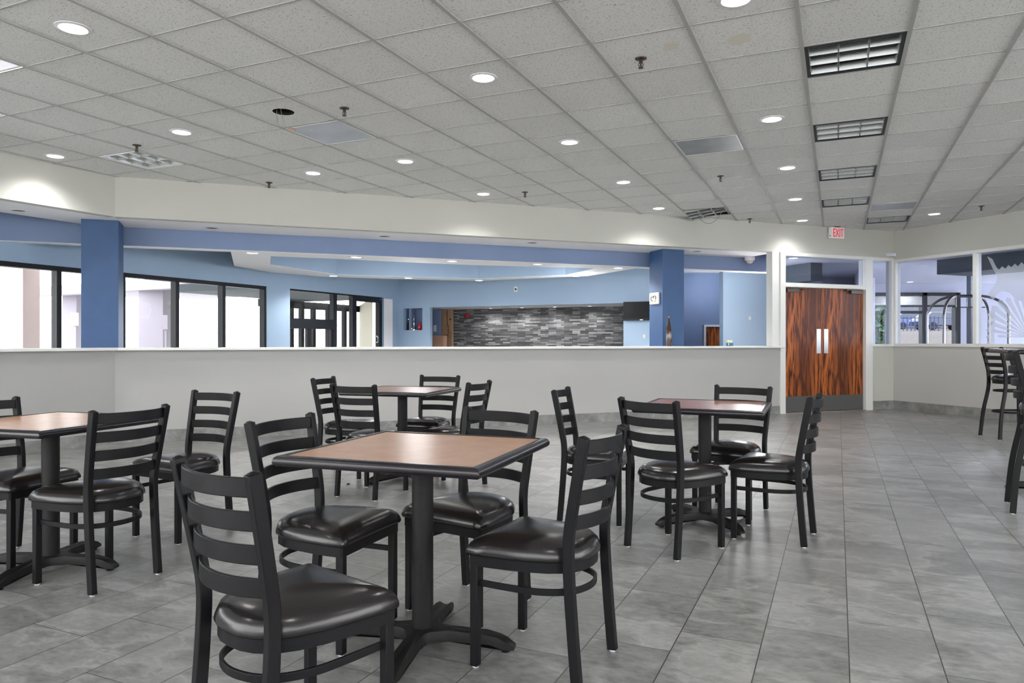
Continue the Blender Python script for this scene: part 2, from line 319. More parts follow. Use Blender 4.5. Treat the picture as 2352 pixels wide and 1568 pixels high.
# ------------------------------------------------------------------ floor, ceiling
m = MB(); m.box((1.5, 7.5, -0.05), (26, 25, 0.1)); fl = struct(m.build('floor', M['floor'], smooth=0)); fl.rotation_euler = (0, 0, -YAW)
troffers = {(2, 1), (2, 4), (2, 7), (2, 10), (3, 13), (-9, 1), (-7, -3), (-9, -2), (-1, 10)}
holes = {(-5, 0)}
hole_c = ceil_pt(651, 257)
m = MB()
for i in range(-16, 12):
    for j in range(-12, 20):
        if (i, j) in troffers: continue
        x0, y0 = CU + i * CS, CV + j * CS; q = [(x0, y0), (x0 + CS, y0), (x0 + CS, y0 + CS), (x0, y0 + CS)]
        if (i, j) in holes:
            h2 = Vector((hole_c.x, hole_c.y)); hu, hv = h2.dot(EU), h2.dot(EV); n = 32
            ring = [(hu + 0.088 * cos(2 * pi * k / n), hv + 0.088 * sin(2 * pi * k / n), CEIL) for k in range(n)]
            out = []
            for k in range(n):
                a = 2 * pi * k / n; dx, dy = cos(a), sin(a); t = 9
                if abs(dx) > 1e-6: t = min(t, ((x0 + CS if dx > 0 else x0) - hu) / dx)
                if abs(dy) > 1e-6: t = min(t, ((y0 + CS if dy > 0 else y0) - hv) / dy)
                out.append((hu + dx * t, hv + dy * t, CEIL))
            for qx, qy in q:
                k = min(range(n), key=lambda k: (out[k][0] - qx) ** 2 + (out[k][1] - qy) ** 2); out[k] = (qx, qy, CEIL)
            m.add(ring + out, [(k, (k + 1) % n, n + (k + 1) % n, n + k) for k in range(n)])
        else: m.poly([(a, b, CEIL) for a, b in q])
ce = m.build('ceiling', M['tile'], smooth=0); struct(ce); ce.rotation_euler = (0, 0, -YAW)
bmx = bmesh.new(); bmx.from_mesh(ce.data); bmesh.ops.remove_doubles(bmx, verts=bmx.verts, dist=0.0005); bmx.to_mesh(ce.data); bmx.free()
m = MB()
for i in range(-16, 13): m.box((CU + i * CS, CV + 4 * CS, CEIL - 0.003), (0.026, 32 * CS, 0.008))
for j in range(-12, 21): m.box((CU - 2 * CS, CV + j * CS, CEIL - 0.0025), (28 * CS, 0.012, 0.005))
gr = struct(m.build('trim_1', M['grid'], smooth=0)); gr.rotation_euler = (0, 0, -YAW)

# ------------------------------------------------------------------ dining room walls
DOOR0, DOOR1, PANE1 = BACK.s(1790), BACK.s(2001), BACK.s(2049)
m = MB()                                                   # band above the opening, with the white underside
BACK.bx(m, 0.0, LAB + 0.1, 0.0, 0.12, 2.59, CEIL)
BACK.bx(m, BACK.s(1996), LAB + 0.1, 0.0, 0.12, 0.0, 1.075)
wb = struct(m.build('wall_back', M['soffit'], smooth=0))
m = MB(); LEFT.bx(m, 0.0, 8.0, 0.0, 0.12, 2.59, CEIL); struct(m.build('wall_left', M['soffit'], smooth=0))
m = MB()
up = [BACK.p(DOOR0 + 0.05, 0.02), BACK.p(-0.0, 0.02), LEFT.p(8, 0.02), LEFT.p(8, WD), BACK.p(-0.37, WD), BACK.p(DOOR0 + 0.05, WD)]
m.prism([(p.x, p.y) for p in up], SOFF, SOFF + 0.02); struct(m.build('ceiling_2', M['ceilwhite'], smooth=0))
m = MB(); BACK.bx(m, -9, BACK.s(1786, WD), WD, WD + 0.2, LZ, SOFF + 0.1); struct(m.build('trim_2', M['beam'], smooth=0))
m = MB(); BACK.bx(m, -9, BACK.s(1786, WD), WD - 0.0, WD + 0.2, LZ - 0.006, LZ - 0.001); struct(m.build('trim_3', M['ceilwhite'], smooth=0))
# half wall below the opening, with its ledge and tile base
HS1 = BACK.s(1790)
m = MB(); BACK.bx(m, 0.0, HS1, 0.0, 0.16, 0.0, 1.056); struct(m.build('wall_front', M['half'], smooth=0), 'low white half wall below the long opening')
m = MB(); LEFT.bx(m, 0.0, 8.0, 0.0, 0.16, 0.0, 1.056); struct(m.build('wall_front_2', M['half'], smooth=0))
m = MB(); a0 = LEFT.p(0, -0.11); 
k = tan(R(22.0))
def ledge_poly(o):                        # mitred outline at an offset from both wall lines
    q1, q2 = BACK.o + BACK.n * o, LEFT.o + LEFT.n * o; dd = BACK.d; e = LEFT.d; w = q2 - q1
    t = (w.x * e.y - w.y * e.x) / (dd.x * e.y - dd.y * e.x); return q1 + dd * t
P1, P2 = ledge_poly(-0.14), ledge_poly(0.36)
e1 = BACK.p(HS1, -0.14); e2 = BACK.p(HS1, 0.36); f1 = LEFT.p(8, -0.14); f2 = LEFT.p(8, 0.36)
m.prism([(e1.x, e1.y), (e2.x, e2.y), (P2.x, P2.y), (f2.x, f2.y), (f1.x, f1.y), (P1.x, P1.y)], 1.057, 1.087)
struct(m.build('trim_4', M['white'], smooth=0, bevel=0.004), 'long white ledge on top of the half wall')
m = MB(); BACK.bx(m, 0.0, HS1, -0.012, -0.001, 0.0, 0.13); struct(m.build('baseboard_back', M['slate'], smooth=0))
m = MB(); LEFT.bx(m, 0.0, 8.0, -0.012, -0.001, 0.0, 0.13); struct(m.build('baseboard_left', M['slate'], smooth=0))
m = MB(); BACK.bx(m, BACK.s(2002), LAB - 0.012, -0.012, -0.001, 0.0, 0.15); struct(m.build('baseboard_back_2', M['slate'], smooth=0))
m = MB(); RIGHT.bx(m, 0.0, 12.0, -0.012, -0.001, 0.0, 0.15); struct(m.build('baseboard_right', M['slate'], smooth=0))
# right wall: low wall, glazed band, wall above
m = MB(); RIGHT.bx(m, 0.0, 12.5, 0.0, 0.12, 0.0, 1.075); struct(m.build('wall_right', M['wall'], smooth=0))
m = MB(); RIGHT.bx(m, 0.0, 12.5, 0.0, 0.12, 2.56, CEIL); struct(m.build('wall_right_2', M['soffit'], smooth=0))
m = MB(); 
RIGHT.bx(m, 0.0, 8.0, -0.02, 0.10, 1.075, 1.125); RIGHT.bx(m, 0.0, 8.0, -0.02, 0.10, 2.51, 2.56)
S1 = RIGHT.s(2240); pane_edges = [0.03, S1, S1 * 2.0 - 0.03, S1 * 3 - 0.06, 8.0]
for k, e in enumerate(pane_edges): RIGHT.bx(m, e - 0.03, e + 0.03, -0.02, 0.10, 1.1249, 2.5101)
wr = sroot('window_1', 'white-framed glazed band along the right-hand wall'); m.build('window_frame', M['white'], wr, smooth=0, bevel=0.004)
for k in range(4):
    m = MB(); RIGHT.bx(m, pane_edges[k] + 0.03, pane_edges[k + 1] - 0.03, 0.035, 0.043, 1.125, 2.51); m.build('pane', M['glass_r'], wr, smooth=0)
# small pane between the doors and the corner
m = MB(); s0, s1 = BACK.s(1999), LAB
BACK.bx(m, s0, s1, -0.02, 0.10, 1.075, 1.115); BACK.bx(m, s0, s1, -0.02, 0.10, 2.535, 2.59); BACK.bx(m, s1 - 0.06, s1, -0.02, 0.10, 1.1149, 2.5351)
ws = sroot('window_2', 'narrow glazed pane between the doors and the corner'); m.build('window_frame', M['white'], ws, smooth=0, bevel=0.003)
m = MB(); BACK.bx(m, s0 + 0.03, s1 - 0.06, 0.035, 0.043, 1.115, 2.535); m.build('pane', M['glass_r'], ws, smooth=0)
# post at the end of the opening
m = MB(); BACK.bx(m, BACK.s(1774), BACK.s(1790), 0.0, 0.14, 1.0875, 2.59); struct(m.build('trim_5', M['white'], smooth=0), 'white post at the end of the long opening')
# ------------------------------------------------------------------ double doors
dr = sroot('door_1', 'rosewood double doors with transom in a white frame')
dA, dB, dM = BACK.s(1802), BACK.s(1986), BACK.s(1892.5)
fr0, fr1 = BACK.s(1790), BACK.s(2002)
m = MB(); BACK.bx(m, fr0, dA, -0.03, 0.13, 0.0, 2.59); BACK.bx(m, dB, fr1, -0.03, 0.13, 0.0, 2.59); BACK.bx(m, dA - 0.001, dB + 0.001, -0.03, 0.13, 2.035, 2.105); BACK.bx(m, dA - 0.001, dB + 0.001, -0.03, 0.13, 2.535, 2.59)
m.build('door_frame', M['white'], dr, smooth=0, bevel=0.004)
m = MB(); BACK.bx(m, dA, dB, 0.045, 0.053, 2.105, 2.535); m.build('transom_pane', M['glass_r'], dr, smooth=0)
for a, b, side in ((dA + 0.004, dM - 0.002, 1), (dM + 0.002, dB - 0.004, -1)):
    w = b - a; m = MB(); m.box((w / 2, 0.022, 1.022), (w, 0.044, 2.016)); lf = m.build('door_leaf', M['wood'], dr, smooth=0); lf.matrix_local = BACK.mat4(a, 0.035, 0.0)
    m = MB(); m.box((w / 2, -0.002, 0.145), (w - 0.02, 0.004, 0.25)); m.build('kick_plate', M['kick'], lf, smooth=0)
    pc = w - 0.075 if side == 1 else 0.075
    m = MB(); m.box((pc, -0.002, 1.165), (0.088, 0.004, 0.40)); m.build('push_plate', M['steel'], lf, smooth=0, bevel=0.001)
    hx = 0.06 if side == 1 else w - 0.06
    m = MB(); m.box((hx + side * 0.11, -0.022, 1.985), (0.24, 0.044, 0.055)); m.sweep([(hx + side * 0.10, -0.03, 2.016), (hx + side * 0.33, -0.05, 2.018)], 0.022, 0.010); m.box((hx + side * 0.33, -0.035, 2.012), (0.03, 0.05, 0.02)); m.build('door_closer', M['steel_dark'], lf, smooth=0, bevel=0.003)
m = MB(); BACK.bx(m, dA, dB, -0.02, 0.12, 0.0, 0.012); m.build('threshold', M['steel'], dr, smooth=0)

# ------------------------------------------------------------------ blue columns
def column(s_left, label):
    m = MB(); BACK.bx(m, s_left, s_left + 0.39, 0.37, 0.76, -0.5, SOFF); o = m.build('blue_column', M['navy'], smooth=0, bevel=0.004); o['label'] = label; struct(o)
column(BACK.s(272, 0.37) - 0.39, 'royal blue square column standing behind the ledge in front of the big windows')
column(BACK.s(1522, 0.37), 'royal blue square column behind the ledge beside the wall television')

# ------------------------------------------------------------------ lobby beyond the half wall
LF = -0.5
m = MB(); m.box((1.0, 14.2, LF - 0.05), (22, 11.4, 0.1)); struct(m.build('floor_2', M['pave'], smooth=0))  # out of view; pale so it bounces light up into the lobby
def LP(px, py): q = ceil_pt(px, py, LZ); return (q.x, q.y)
outer = [LP(530, 577), LP(538, 611), LP(623, 625.5), LP(735, 635), LP(915, 641), LP(1100, 645), LP(1351, 634), LP(1467, 615)]
pe = BACK.p(BACK.s(1500, WD + 0.2), WD + 0.2); outer.append((pe.x, pe.y)); outer[0] = tuple(BACK.p(BACK.s(530, WD + 0.2), WD + 0.2))[:2]
inner = [LP(620.5, 607.7), LP(775, 631), LP(1098, 640.5), LP(1299, 631.6), LP(1369, 616), LP(1240, 612.5), LP(1098, 609), LP(946, 602.7), LP(759, 593.5), LP(622, 588.4)]
def slab(z0, z1):
    bm = bmesh.new(); ed = []
    for loop in (outer, inner):
        vs = [bm.verts.new((x, y, z0)) for x, y in loop]; ed += [bm.edges.new((vs[k], vs[(k + 1) % len(vs)])) for k in range(len(vs))]
    bmesh.ops.triangle_fill(bm, edges=ed, use_beauty=True)
    r = bmesh.ops.extrude_face_region(bm, geom=bm.faces[:]); bmesh.ops.translate(bm, verts=[v for v in r['geom'] if isinstance(v, bmesh.types.BMVert)], vec=(0, 0, z1 - z0))
    bmesh.ops.recalc_face_normals(bm, faces=bm.faces); me = bpy.data.meshes.new('ceiling_3'); bm.to_mesh(me); bm.free(); me.materials.append(M['ceilwhite'])
    o = bpy.data.objects.new('ceiling_3', me); C.objects.link(o); return struct(o, 'white dropped lobby ceiling around a blue tray')
slab(LZ, LZ + 0.004)
m = MB(); n = len(inner)
for k in range(n):
    a, b = inner[k], inner[(k + 1) % n]; m.add([(a[0], a[1], LZ + 0.004), (b[0], b[1], LZ + 0.004), (b[0], b[1], UPZ), (a[0], a[1], UPZ)], [(0, 1, 2, 3)])
struct(m.build('trim_6', M['blue'], smooth=0), 'blue inner faces of the lobby ceiling tray')
m = MB(); qa, qb = BACK.p(-9, WD + 0.1), BACK.p(LAB - 0.2, WD + 0.1); m.prism([(qa.x, qa.y), (qb.x, qb.y), (8.5, 19.0), (-7.0, 19.0)], UPZ, UPZ + 0.1); struct(m.build('ceiling_4', M['ceilwhite'], smooth=0))
# window wall
WH = 2.13
sW0, sW1 = -6.0, WIN.s(613); sE0, sE1 = WIN.s(666), WIN.s(881); sEnd = (CW - WIN.o).dot(WIN.d)
m = MB(); WIN.bx(m, sW0, sEnd + 0.1, 0.0, 0.15, WH, UPZ); WIN.bx(m, sW1, sE0, 0.0, 0.15, LF, WH); WIN.bx(m, sE1, sEnd + 0.1, 0.0, 0.15, LF, WH); WIN.bx(m, sW0, sW1, 0.0, 0.15, LF, LF + 0.45)
struct(m.build('wall_lobby_window', M['blue'], smooth=0))
m = MB(); WIN.bx(m, sE1 + 0.02, sEnd - 0.25, -0.012, -0.001, LF, WH - 0.02); struct(m.build('trim_7', M['ceilwhite'], smooth=0), 'pale jamb panel beside the lobby entry doors')
wn = sroot('window_3', 'tall dark-framed lobby windows, blown out by daylight'); m = MB()
mull = [sW0, WIN.s(-190), WIN.s(-20), WIN.s(138.5), WIN.s(286), WIN.s(410), WIN.s(517), WIN.s(612)]
for e in mull: WIN.bx(m, e - 0.032, e + 0.032, 0.02, 0.13, LF + 0.45, WH)
WIN.bx(m, sW0, sW1, 0.02, 0.13, WH - 0.06, WH); WIN.bx(m, sW0, sW1, 0.02, 0.13, LF + 0.45, LF + 0.52)
m.build('window_frame', M['dark'], wn, smooth=0)
for a, b in zip(mull[:-1], mull[1:]):
    m = MB(); WIN.bx(m, a + 0.032, b - 0.032, 0.07, 0.076, LF + 0.52, WH - 0.06); m.build('pane', M['glass'], wn, smooth=0)
# entry doors
en = sroot('door_2', 'dark-framed glass lobby entry with sliding doors'); m = MB()
def wpx(m, p0, p1, y0, y1, o0=0.03, o1=0.13):
    a, b = WIN.s(p0), WIN.s(p1); pm = (p0 + p1) / 2; WIN.bx(m, a, b, o0, o1, WIN.z(pm, y1) if y1 < 900 else LF, WIN.z(pm, y0))
wpx(m, 769, 777, 670, 999); wpx(m, 813, 822, 675, 999); wpx(m, 873.5, 880.5, 688, 999); wpx(m, 666, 770, 732, 755); wpx(m, 711, 720, 754, 999, 0.05, 0.11); wpx(m, 765, 770, 754, 999, 0.05, 0.11)
WIN.bx(m, sE0, sE1, 0.03, 0.13, WH - 0.03, WH); wpx(m, 822, 874, 681, 693)
m.build('door_frame', M['dark'], en, smooth=0)
m = MB(); WIN.bx(m, sE0, sE1, 0.079, 0.083, LF, WH - 0.03); m.build('pane', M['glass'], en, smooth=0)
m = MB(); q = WIN.p(WIN.s(868), 0.03, WIN.z(868, 779)); m.sweep([q + Vector((0.0, 0, 0.07)), q + Vector((0.035, -0.05, 0.05)), q + Vector((0.035, -0.05, -0.05)), q + Vector((0, 0, -0.07))], 0.02, 0.02); m.build('pull_handle', M['white'], en)
# outer vestibule screen beyond the entry
OUT = Line((WIN.p(0, 2.6).x, WIN.p(0, 2.6).y), (0.41, 0.912), (-1, 0.4))
en2 = sroot('window_4', 'outer glazed screen of the entry vestibule'); m = MB()
for px in (696, 723, 757, 794, 672): a = OUT.s(px); OUT.bx(m, a - 0.05, a + 0.05, 0, 0.1, LF, 2.1)
OUT.bx(m, OUT.s(600), OUT.s(830), 0, 0.1, 1.95, 2.12)
m.build('window_frame', M['dark'], en2, smooth=0)
m = MB(); OUT.bx(m, OUT.s(600), OUT.s(830), 0.046, 0.05, LF, 1.95); m.build('pane', M['glass'], en2, smooth=0)
m = MB(); q = [WIN.p(sE0 - .2, 0.16), WIN.p(sEnd, 0.16), WIN.p(sEnd, 2.75), WIN.p(sE0 - .2, 2.75)]; m.prism([(v.x, v.y) for v in q], WH + 0.0, WH + 0.15); struct(m.build('ceiling_5', M['grey'], smooth=0))
m = MB(); q0, q1 = WIN.p(WIN.s(870), 0.16), OUT.p(OUT.s(832), 0.1); m.add([(q0.x, q0.y, LF), (q1.x, q1.y, LF), (q1.x, q1.y, WH), (q0.x, q0.y, WH), ], [(0, 1, 2, 3)]); struct(m.build('wall_vestibule', M['cream'], smooth=0))
# lobby back wall with niche and front desk alcove
sN0, sN1 = LOB.s(927), LOB.s(970); sA0, sA1 = LOB.s(988), LOB.s(1432); sL = LOB.s(1562)
zn0, zn1 = LOB.z(948, 758), LOB.z(948, 708); zh = LOB.z(1200, 701)
m = MB(); LOB.bx(m, 0, sL, 0, 0.10, zh, UPZ); LOB.bx(m, sA1, sL, 0, 0.10, LF, zh); LOB.bx(m, 0, sN0, 0, 0.1, LF, zh); LOB.bx(m, sN1, sA0, 0, 0.1, LF, zh); LOB.bx(m, sN0, sN1, 0, 0.1, LF, zn0); LOB.bx(m, sN0, sN1, 0, 0.1, zn1, zh)
struct(m.build('wall_lobby_back', M['blue'], smooth=0))
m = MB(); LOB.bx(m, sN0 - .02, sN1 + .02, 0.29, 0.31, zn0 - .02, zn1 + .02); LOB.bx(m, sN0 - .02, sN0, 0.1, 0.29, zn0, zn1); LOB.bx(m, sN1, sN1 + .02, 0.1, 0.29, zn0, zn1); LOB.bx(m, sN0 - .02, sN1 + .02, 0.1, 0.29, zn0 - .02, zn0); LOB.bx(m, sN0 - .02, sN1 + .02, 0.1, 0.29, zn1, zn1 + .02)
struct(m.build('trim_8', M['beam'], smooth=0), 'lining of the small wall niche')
m = MB(); LOB.bx(m, 0, sA1 - sA0 + 1.2, 0, 0.06, LF, zh + .05); sw = m.build('wall_stone', M['stone'], smooth=0); struct(sw, 'grey ledger stone back wall of the front desk')
sw.data.transform(LOB.mat4(0, 0, 0).inverted()); sw.matrix_world = LOB.mat4(sA0 - 0.5, 1.25, 0)
m = MB(); LOB.bx(m, sA0 - 0.62, sA0 - 0.55, 0.1, 1.3, LF, zh + .05); LOB.bx(m, sA1 + 0.45, sA1 + 0.5, 0.1, 1.3, LF, zh + .05)
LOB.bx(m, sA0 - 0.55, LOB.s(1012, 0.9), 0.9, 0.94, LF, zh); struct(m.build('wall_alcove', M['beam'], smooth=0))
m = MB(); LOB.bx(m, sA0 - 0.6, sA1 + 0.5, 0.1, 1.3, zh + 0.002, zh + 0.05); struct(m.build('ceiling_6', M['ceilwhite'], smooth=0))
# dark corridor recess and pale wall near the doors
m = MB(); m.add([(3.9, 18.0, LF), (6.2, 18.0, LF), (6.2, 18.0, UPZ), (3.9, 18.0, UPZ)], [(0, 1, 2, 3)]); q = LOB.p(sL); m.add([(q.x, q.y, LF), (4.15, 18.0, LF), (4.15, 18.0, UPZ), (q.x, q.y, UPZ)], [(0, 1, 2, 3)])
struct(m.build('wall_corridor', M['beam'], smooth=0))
R1o = 2.6; r0, r1 = BACK.s(1661, R1o), BACK.s(2004, R1o)
m = MB(); BACK.bx(m, r0, BACK.s(1878, R1o), R1o, R1o + 0.12, LF, UPZ); a = BACK.p(r0, R1o); m.add([(a.x, a.y, LF), (5.4, 18.0, LF), (5.4, 18.0, UPZ), (a.x, a.y, UPZ)], [(0, 1, 2, 3)])
struct(m.build('wall_lobby_side', M['lightblue'], smooth=0))
m = MB(); BACK.bx(m, BACK.s(1870, 3.3), BACK.s(2010, 3.3), 3.3, 3.4, LF, UPZ); BACK.bx(m, BACK.s(1878, R1o), BACK.s(1878, R1o) + .1, R1o, 3.4, LF, UPZ); struct(m.build('wall_passage', M['lav'], smooth=0))
m = MB(); qq = [BACK.p(BACK.s(1791, 0.13), 0.13), BACK.p(BACK.s(2000, 0.13), 0.13), BACK.p(BACK.s(2002, 3.5), 3.5), BACK.p(BACK.s(1791, 3.5), 3.5)]; m.prism([(v.x, v.y) for v in qq], SOFF, SOFF + 0.04); struct(m.build('ceiling_8', M['lavceil'], smooth=0)); m = MB(); BACK.bx(m, BACK.s(1792, 1.9), BACK.s(1879, 1.2), 1.1, 1.9, 2.27, SOFF); struct(m.build('trim_9', M['grey'], smooth=0), 'dark bulkhead seen through the transom')
# corridor door
d3 = sroot('door_3', 'rosewood door with white frame in the blue corridor'); z3 = EYE - (750 - 784) / F * 18; x0, x1 = (1619 - 1176) / F * 18, (1619 - 1176) / F * 18 + 0.95
m = MB(); m.box(((x0 + x1) / 2, 17.96, (LF + z3) / 2), (x1 - x0, 0.04, z3 - LF)); m.build('door_leaf', M['wood'], d3, smooth=0)
m = MB(); m.box((x0 - 0.02, 17.95, (LF + z3) / 2), (0.05, 0.08, z3 - LF)); m.box((x1 + 0.02, 17.95, (LF + z3) / 2), (0.05, 0.08, z3 - LF)); m.box(((x0 + x1) / 2, 17.95, z3 + 0.02), (x1 - x0 + 0.09, 0.08, 0.05)); m.build('door_frame', M['white'], d3, smooth=0)

# ------------------------------------------------------------------ vestibule beyond the right-hand glazing
VZ = 2.62
q = [BACK.p(BACK.s(1994), 0.13), RIGHT.p(0.1, 0.13), RIGHT.p(12, 0.13), Vector((22, 4, 0)), Vector((22, 18.4, 0)), Vector((8.6, 18.4, 0))]
m = MB(); m.prism([(v.x, v.y) for v in q], VZ, VZ + 0.05); struct(m.build('ceiling_7', M['lavceil'], smooth=0))
m = MB(); m.box((14.5, 13, -0.06), (14, 14, 0.1)); 
VY = 18.2; vx0, vx1 = 8.55, (2198 - 1176) / F * VY; vh = EYE + (784 - 672) / F * VY
m = MB(); m.box(((vx0 + 22) / 2, VY + 0.06, (vh + VZ) / 2), (22 - vx0, 0.12, VZ - vh)); m.box(((vx1 + 22) / 2, VY + 0.06, vh / 2), (22 - vx1, 0.12, vh)); m.box(((vx0 + vx1) / 2, VY + 0.06, 0.15), (vx1 - vx0, 0.12, 0.3)); 
struct(m.build('wall_vestibule_2', M['lav'], smooth=0))
a, b = BACK.p(BACK.s(1996), 0.13), Vector((8.55, 18.2, 0)); m = MB(); m.add([(a.x, a.y, 0), (b.x, b.y, 0), (b.x, b.y, VZ), (a.x, a.y, VZ)], [(0, 1, 2, 3)]); struct(m.build('wall_vestibule_3', M['lav'], smooth=0))
w5 = sroot('window_5', 'dark-framed windows at the far end of the vestibule'); m = MB()
for px in (2042, 2120, 2196): m.box(((px - 1176) / F * VY, VY, (0.3 + vh) / 2), (0.13, 0.16, vh - 0.3))
m.box(((vx0 + vx1) / 2, VY, vh - 0.04), (vx1 - vx0, 0.16, 0.08)); zr = EYE + (784 - 717) / F * VY; m.box(((vx0 + (2120 - 1176) / F * VY) / 2, VY, zr), ((2120 - 1176) / F * VY - vx0, 0.12, 0.07))
m.build('window_frame', M['dark'], w5, smooth=0)
m = MB(); m.box(((vx0 + vx1) / 2, VY + 0.05, (0.3 + vh) / 2), (vx1 - vx0, 0.008, vh - 0.3)); m.build('pane', M['glass'], w5, smooth=0)
zb = EYE + (784 - 702) / F * VY
for k, (p0, p1) in enumerate(((2003, 2036), (2048, 2114), (2126, 2190))):
    bl = thing('roller_blind', ('half-drawn grey roller blind behind the narrow pane beside the doors', 'half-drawn grey roller blind in the vestibule window between two dark posts', 'half-drawn grey roller blind behind the luggage cart')[k], 'blind', ((p0 + p1) / 2 / 1 * 0 + ((p0 + p1) / 2 - 1176) / F * VY, VY - 0.1, vh - 0.1), 0, None)
    w = (p1 - p0) / F * VY; m = MB(); m.box((0, 0.03, (zb - vh + 0.1) / 2), (w, 0.006, vh - 0.1 - zb)); m.build('fabric', M['blind'], bl, smooth=0)
    m = MB(); m.box((0, 0.03, zb - vh + 0.09), (w, 0.03, 0.05)); m.build('bottom_rail', M['dark'], bl, smooth=0)
m = MB(); m.box(((2233 - 1176) / F * 15.6, 15.6, VZ / 2), (0.15, 0.15, VZ)); o = m.build('trim_10', M['grey'], smooth=0); struct(o, 'dark slim column in the vestibule')
c0 = RIGHT.p(RIGHT.s(2200) , 1.4); m = MB(); bk = Line((RIGHT.p(0.35, 1.2).x, RIGHT.p(0.35, 1.2).y), RIGHT.d, (1, 0.4)); bk.bx(m, bk.s(2152), bk.s(2152) + 6, 0, 0.9, 2.36, VZ); struct(m.build('trim_11', M['grey'], smooth=0), 'dark grey bulkhead under the vestibule ceiling')
# frosted palm decal on the partition glass
def onpane(x, y): a = RIGHT.s(x); return RIGHT.p(a, 0.030, RIGHT.z(x, y))
dec = thing('etched_decal', 'frosted palm leaf decal on the partition glass behind the bar stools', 'decal', (0, 0, 0))
def decal(name, polys):
    m = MB()
    for P in polys: m.poly([onpane(*p) for p in P])
    m.build(name, M['frost'], dec, smooth=0)
decal('crown', [[(2264, 588), (2276, 594), (2286, 614), (2292, 619), (2299, 611), (2306, 617), (2313, 608), (2320, 613), (2328, 605), (2335, 611), (2343, 602), (2350, 608), (2360, 600), (2375, 604), (2375, 690), (2345, 692), (2330, 688), (2316, 672), (2300, 668), (2288, 674), (2279, 690), (2266, 676), (2284, 650), (2288, 634), (2278, 618)]])
hub = (2362, 774); bl = []
for k, (t, ln, w) in enumerate(((182, 70, 3), (190, 82, 4), (200, 94, 5), (210, 102, 6), (220, 106, 6), (230, 106, 6), (240, 100, 6), (250, 94, 5), (260, 90, 5))):
    a = R(t); dx, dy = cos(a), sin(a); px, py = -dy, dx; e = (hub[0] + dx * ln, hub[1] + dy * ln)
    bl.append([(hub[0] + dx * 12 + px * 1, hub[1] + dy * 12 + py * 1), (e[0] + px * w, e[1] + py * w), (e[0] + dx * 5, e[1] + dy * 5), (e[0] - px * w, e[1] - py * w), (hub[0] + dx * 12 - px * 1, hub[1] + dy * 12 - py * 1)])
for P in bl: decal('leaf_blade', [P])
decal('side_frond', [[(2276, 700), (2283, 716), (2281, 790), (2262, 790), (2268, 780), (2261, 776), (2269, 764), (2262, 758), (2270, 746), (2263, 740), (2271, 730), (2265, 722), (2274, 712)]])
# luggage cart
rcx, rcy = 7.72, 12.25
lc = thing('luggage_cart', 'birdcage luggage cart with curved metal tubes behind the partition glass', 'cart', (rcx, rcy, 0), R(-3))
m = MB(); m.box((0, 0, 0.22), (1.10, 0.62, 0.06)); m.build('platform', M['rubber'], lc, bevel=0.02)
hx, hy, H0, rr = 0.52, 0.27, 1.93, 0.34
for sx in (-1, 1):
    for sy in (-1, 1):
        path = [(sx * hx, sy * hy, 0.25), (sx * hx, sy * hy, H0 - rr)]
        for k in range(1, 10): t = k / 9 * pi / 2; path.append((sx * (hx - rr * (1 - cos(t))), sy * hy * (1 - (1 - cos(t)) * 0.98), H0 - rr + rr * sin(t)))
        m = MB(); m.tube(path, 0.022, 10, up=Vector((0, 1, 0.01))); m.build('corner_tube', M['chrome'], lc)
m = MB(); m.tube([(-hx + rr, 0, H0), (hx - rr, 0, H0)], 0.026, 10); m.build('top_rail', M['chrome'], lc)
m = MB(); m.tube([(-0.25, 0.0, H0 - 0.19), (0.3, 0.0, H0 - 0.19)], 0.009, 8); 
for x in (-0.18, 0.0, 0.24): m.tube([(x, 0, H0 - 0.19), (x, 0, H0)], 0.009, 8, up=Vector((0, 1, 0)))
m.build('hanging_rail', M['chrome'], lc)
for sx in (-1, 1):
    for sy in (-1, 1):
        m = MB(); m.lathe([(0.02, -0.02), (0.09, -0.02), (0.1, -0.012), (0.1, 0.012), (0.09, 0.02), (0.02, 0.02)], 18, M4=Matrix.Translation((sx * 0.42, sy * 0.25, 0.1)) @ Matrix.Rotation(pi / 2, 4, 'X')); m.box((sx * 0.42, sy * 0.25, 0.16), (0.05, 0.06, 0.07)); m.build('caster', M['rubber'], lc)

# ------------------------------------------------------------------ outdoors
m = MB(); m.box((-22, 24, LF - 0.2), (70, 60, 0.2)); struct(m.build('ground_pavement', M['pave'], smooth=0))
m = MB(); m.add([(8, 18.6, 0.3), (70, 18.6, 0.3), (70, 40, 1.6), (8, 40, 1.6)], [(0, 1, 2, 3)]); m.add([(8, 40, 1.6), (90, 40, 1.6), (90, 90, 2.9), (8, 90, 2.9)], [(0, 1, 2, 3)]); struct(m.build('ground_bank', M['bank'], smooth=0), 'grassy bank outside the vestibule windows')
cn = thing('entrance_canopy', 'pale grey entrance canopy seen through the lobby windows', 'canopy', (0, 0, 0))
ca, cb = Vector(((50 - 1176) / F * 21, 21)), Vector(((440 - 1176) / F * 17.3, 17.3)); L2 = Line(ca, cb - ca, (0, 1)); ln = (cb - ca).length
m = MB(); L2.bx(m, 0, ln + 2.5, 0, 0.3, 2.46, 2.72); m.build('fascia', M['canopy'], cn, smooth=0)
m = MB(); L2.bx(m, 0, ln + 2.5, 0.3, 5, 2.62, 2.72); m.build('roof_deck', M['canopy'], cn, smooth=0)
m = MB(); xk = (352 - 1176) / F * 18.6; m.box((xk, 18.75, 1.0), (0.62, 0.55, 3.3)); m.build('pier', M['canopy'], cn, smooth=0)
xk = (162 - 1176) / F * 20.6; m = MB(); m.box((xk, 20.8, 1.0), (0.40, 0.5, 3.3)); m.build('pier', M['canopy'], cn, smooth=0)
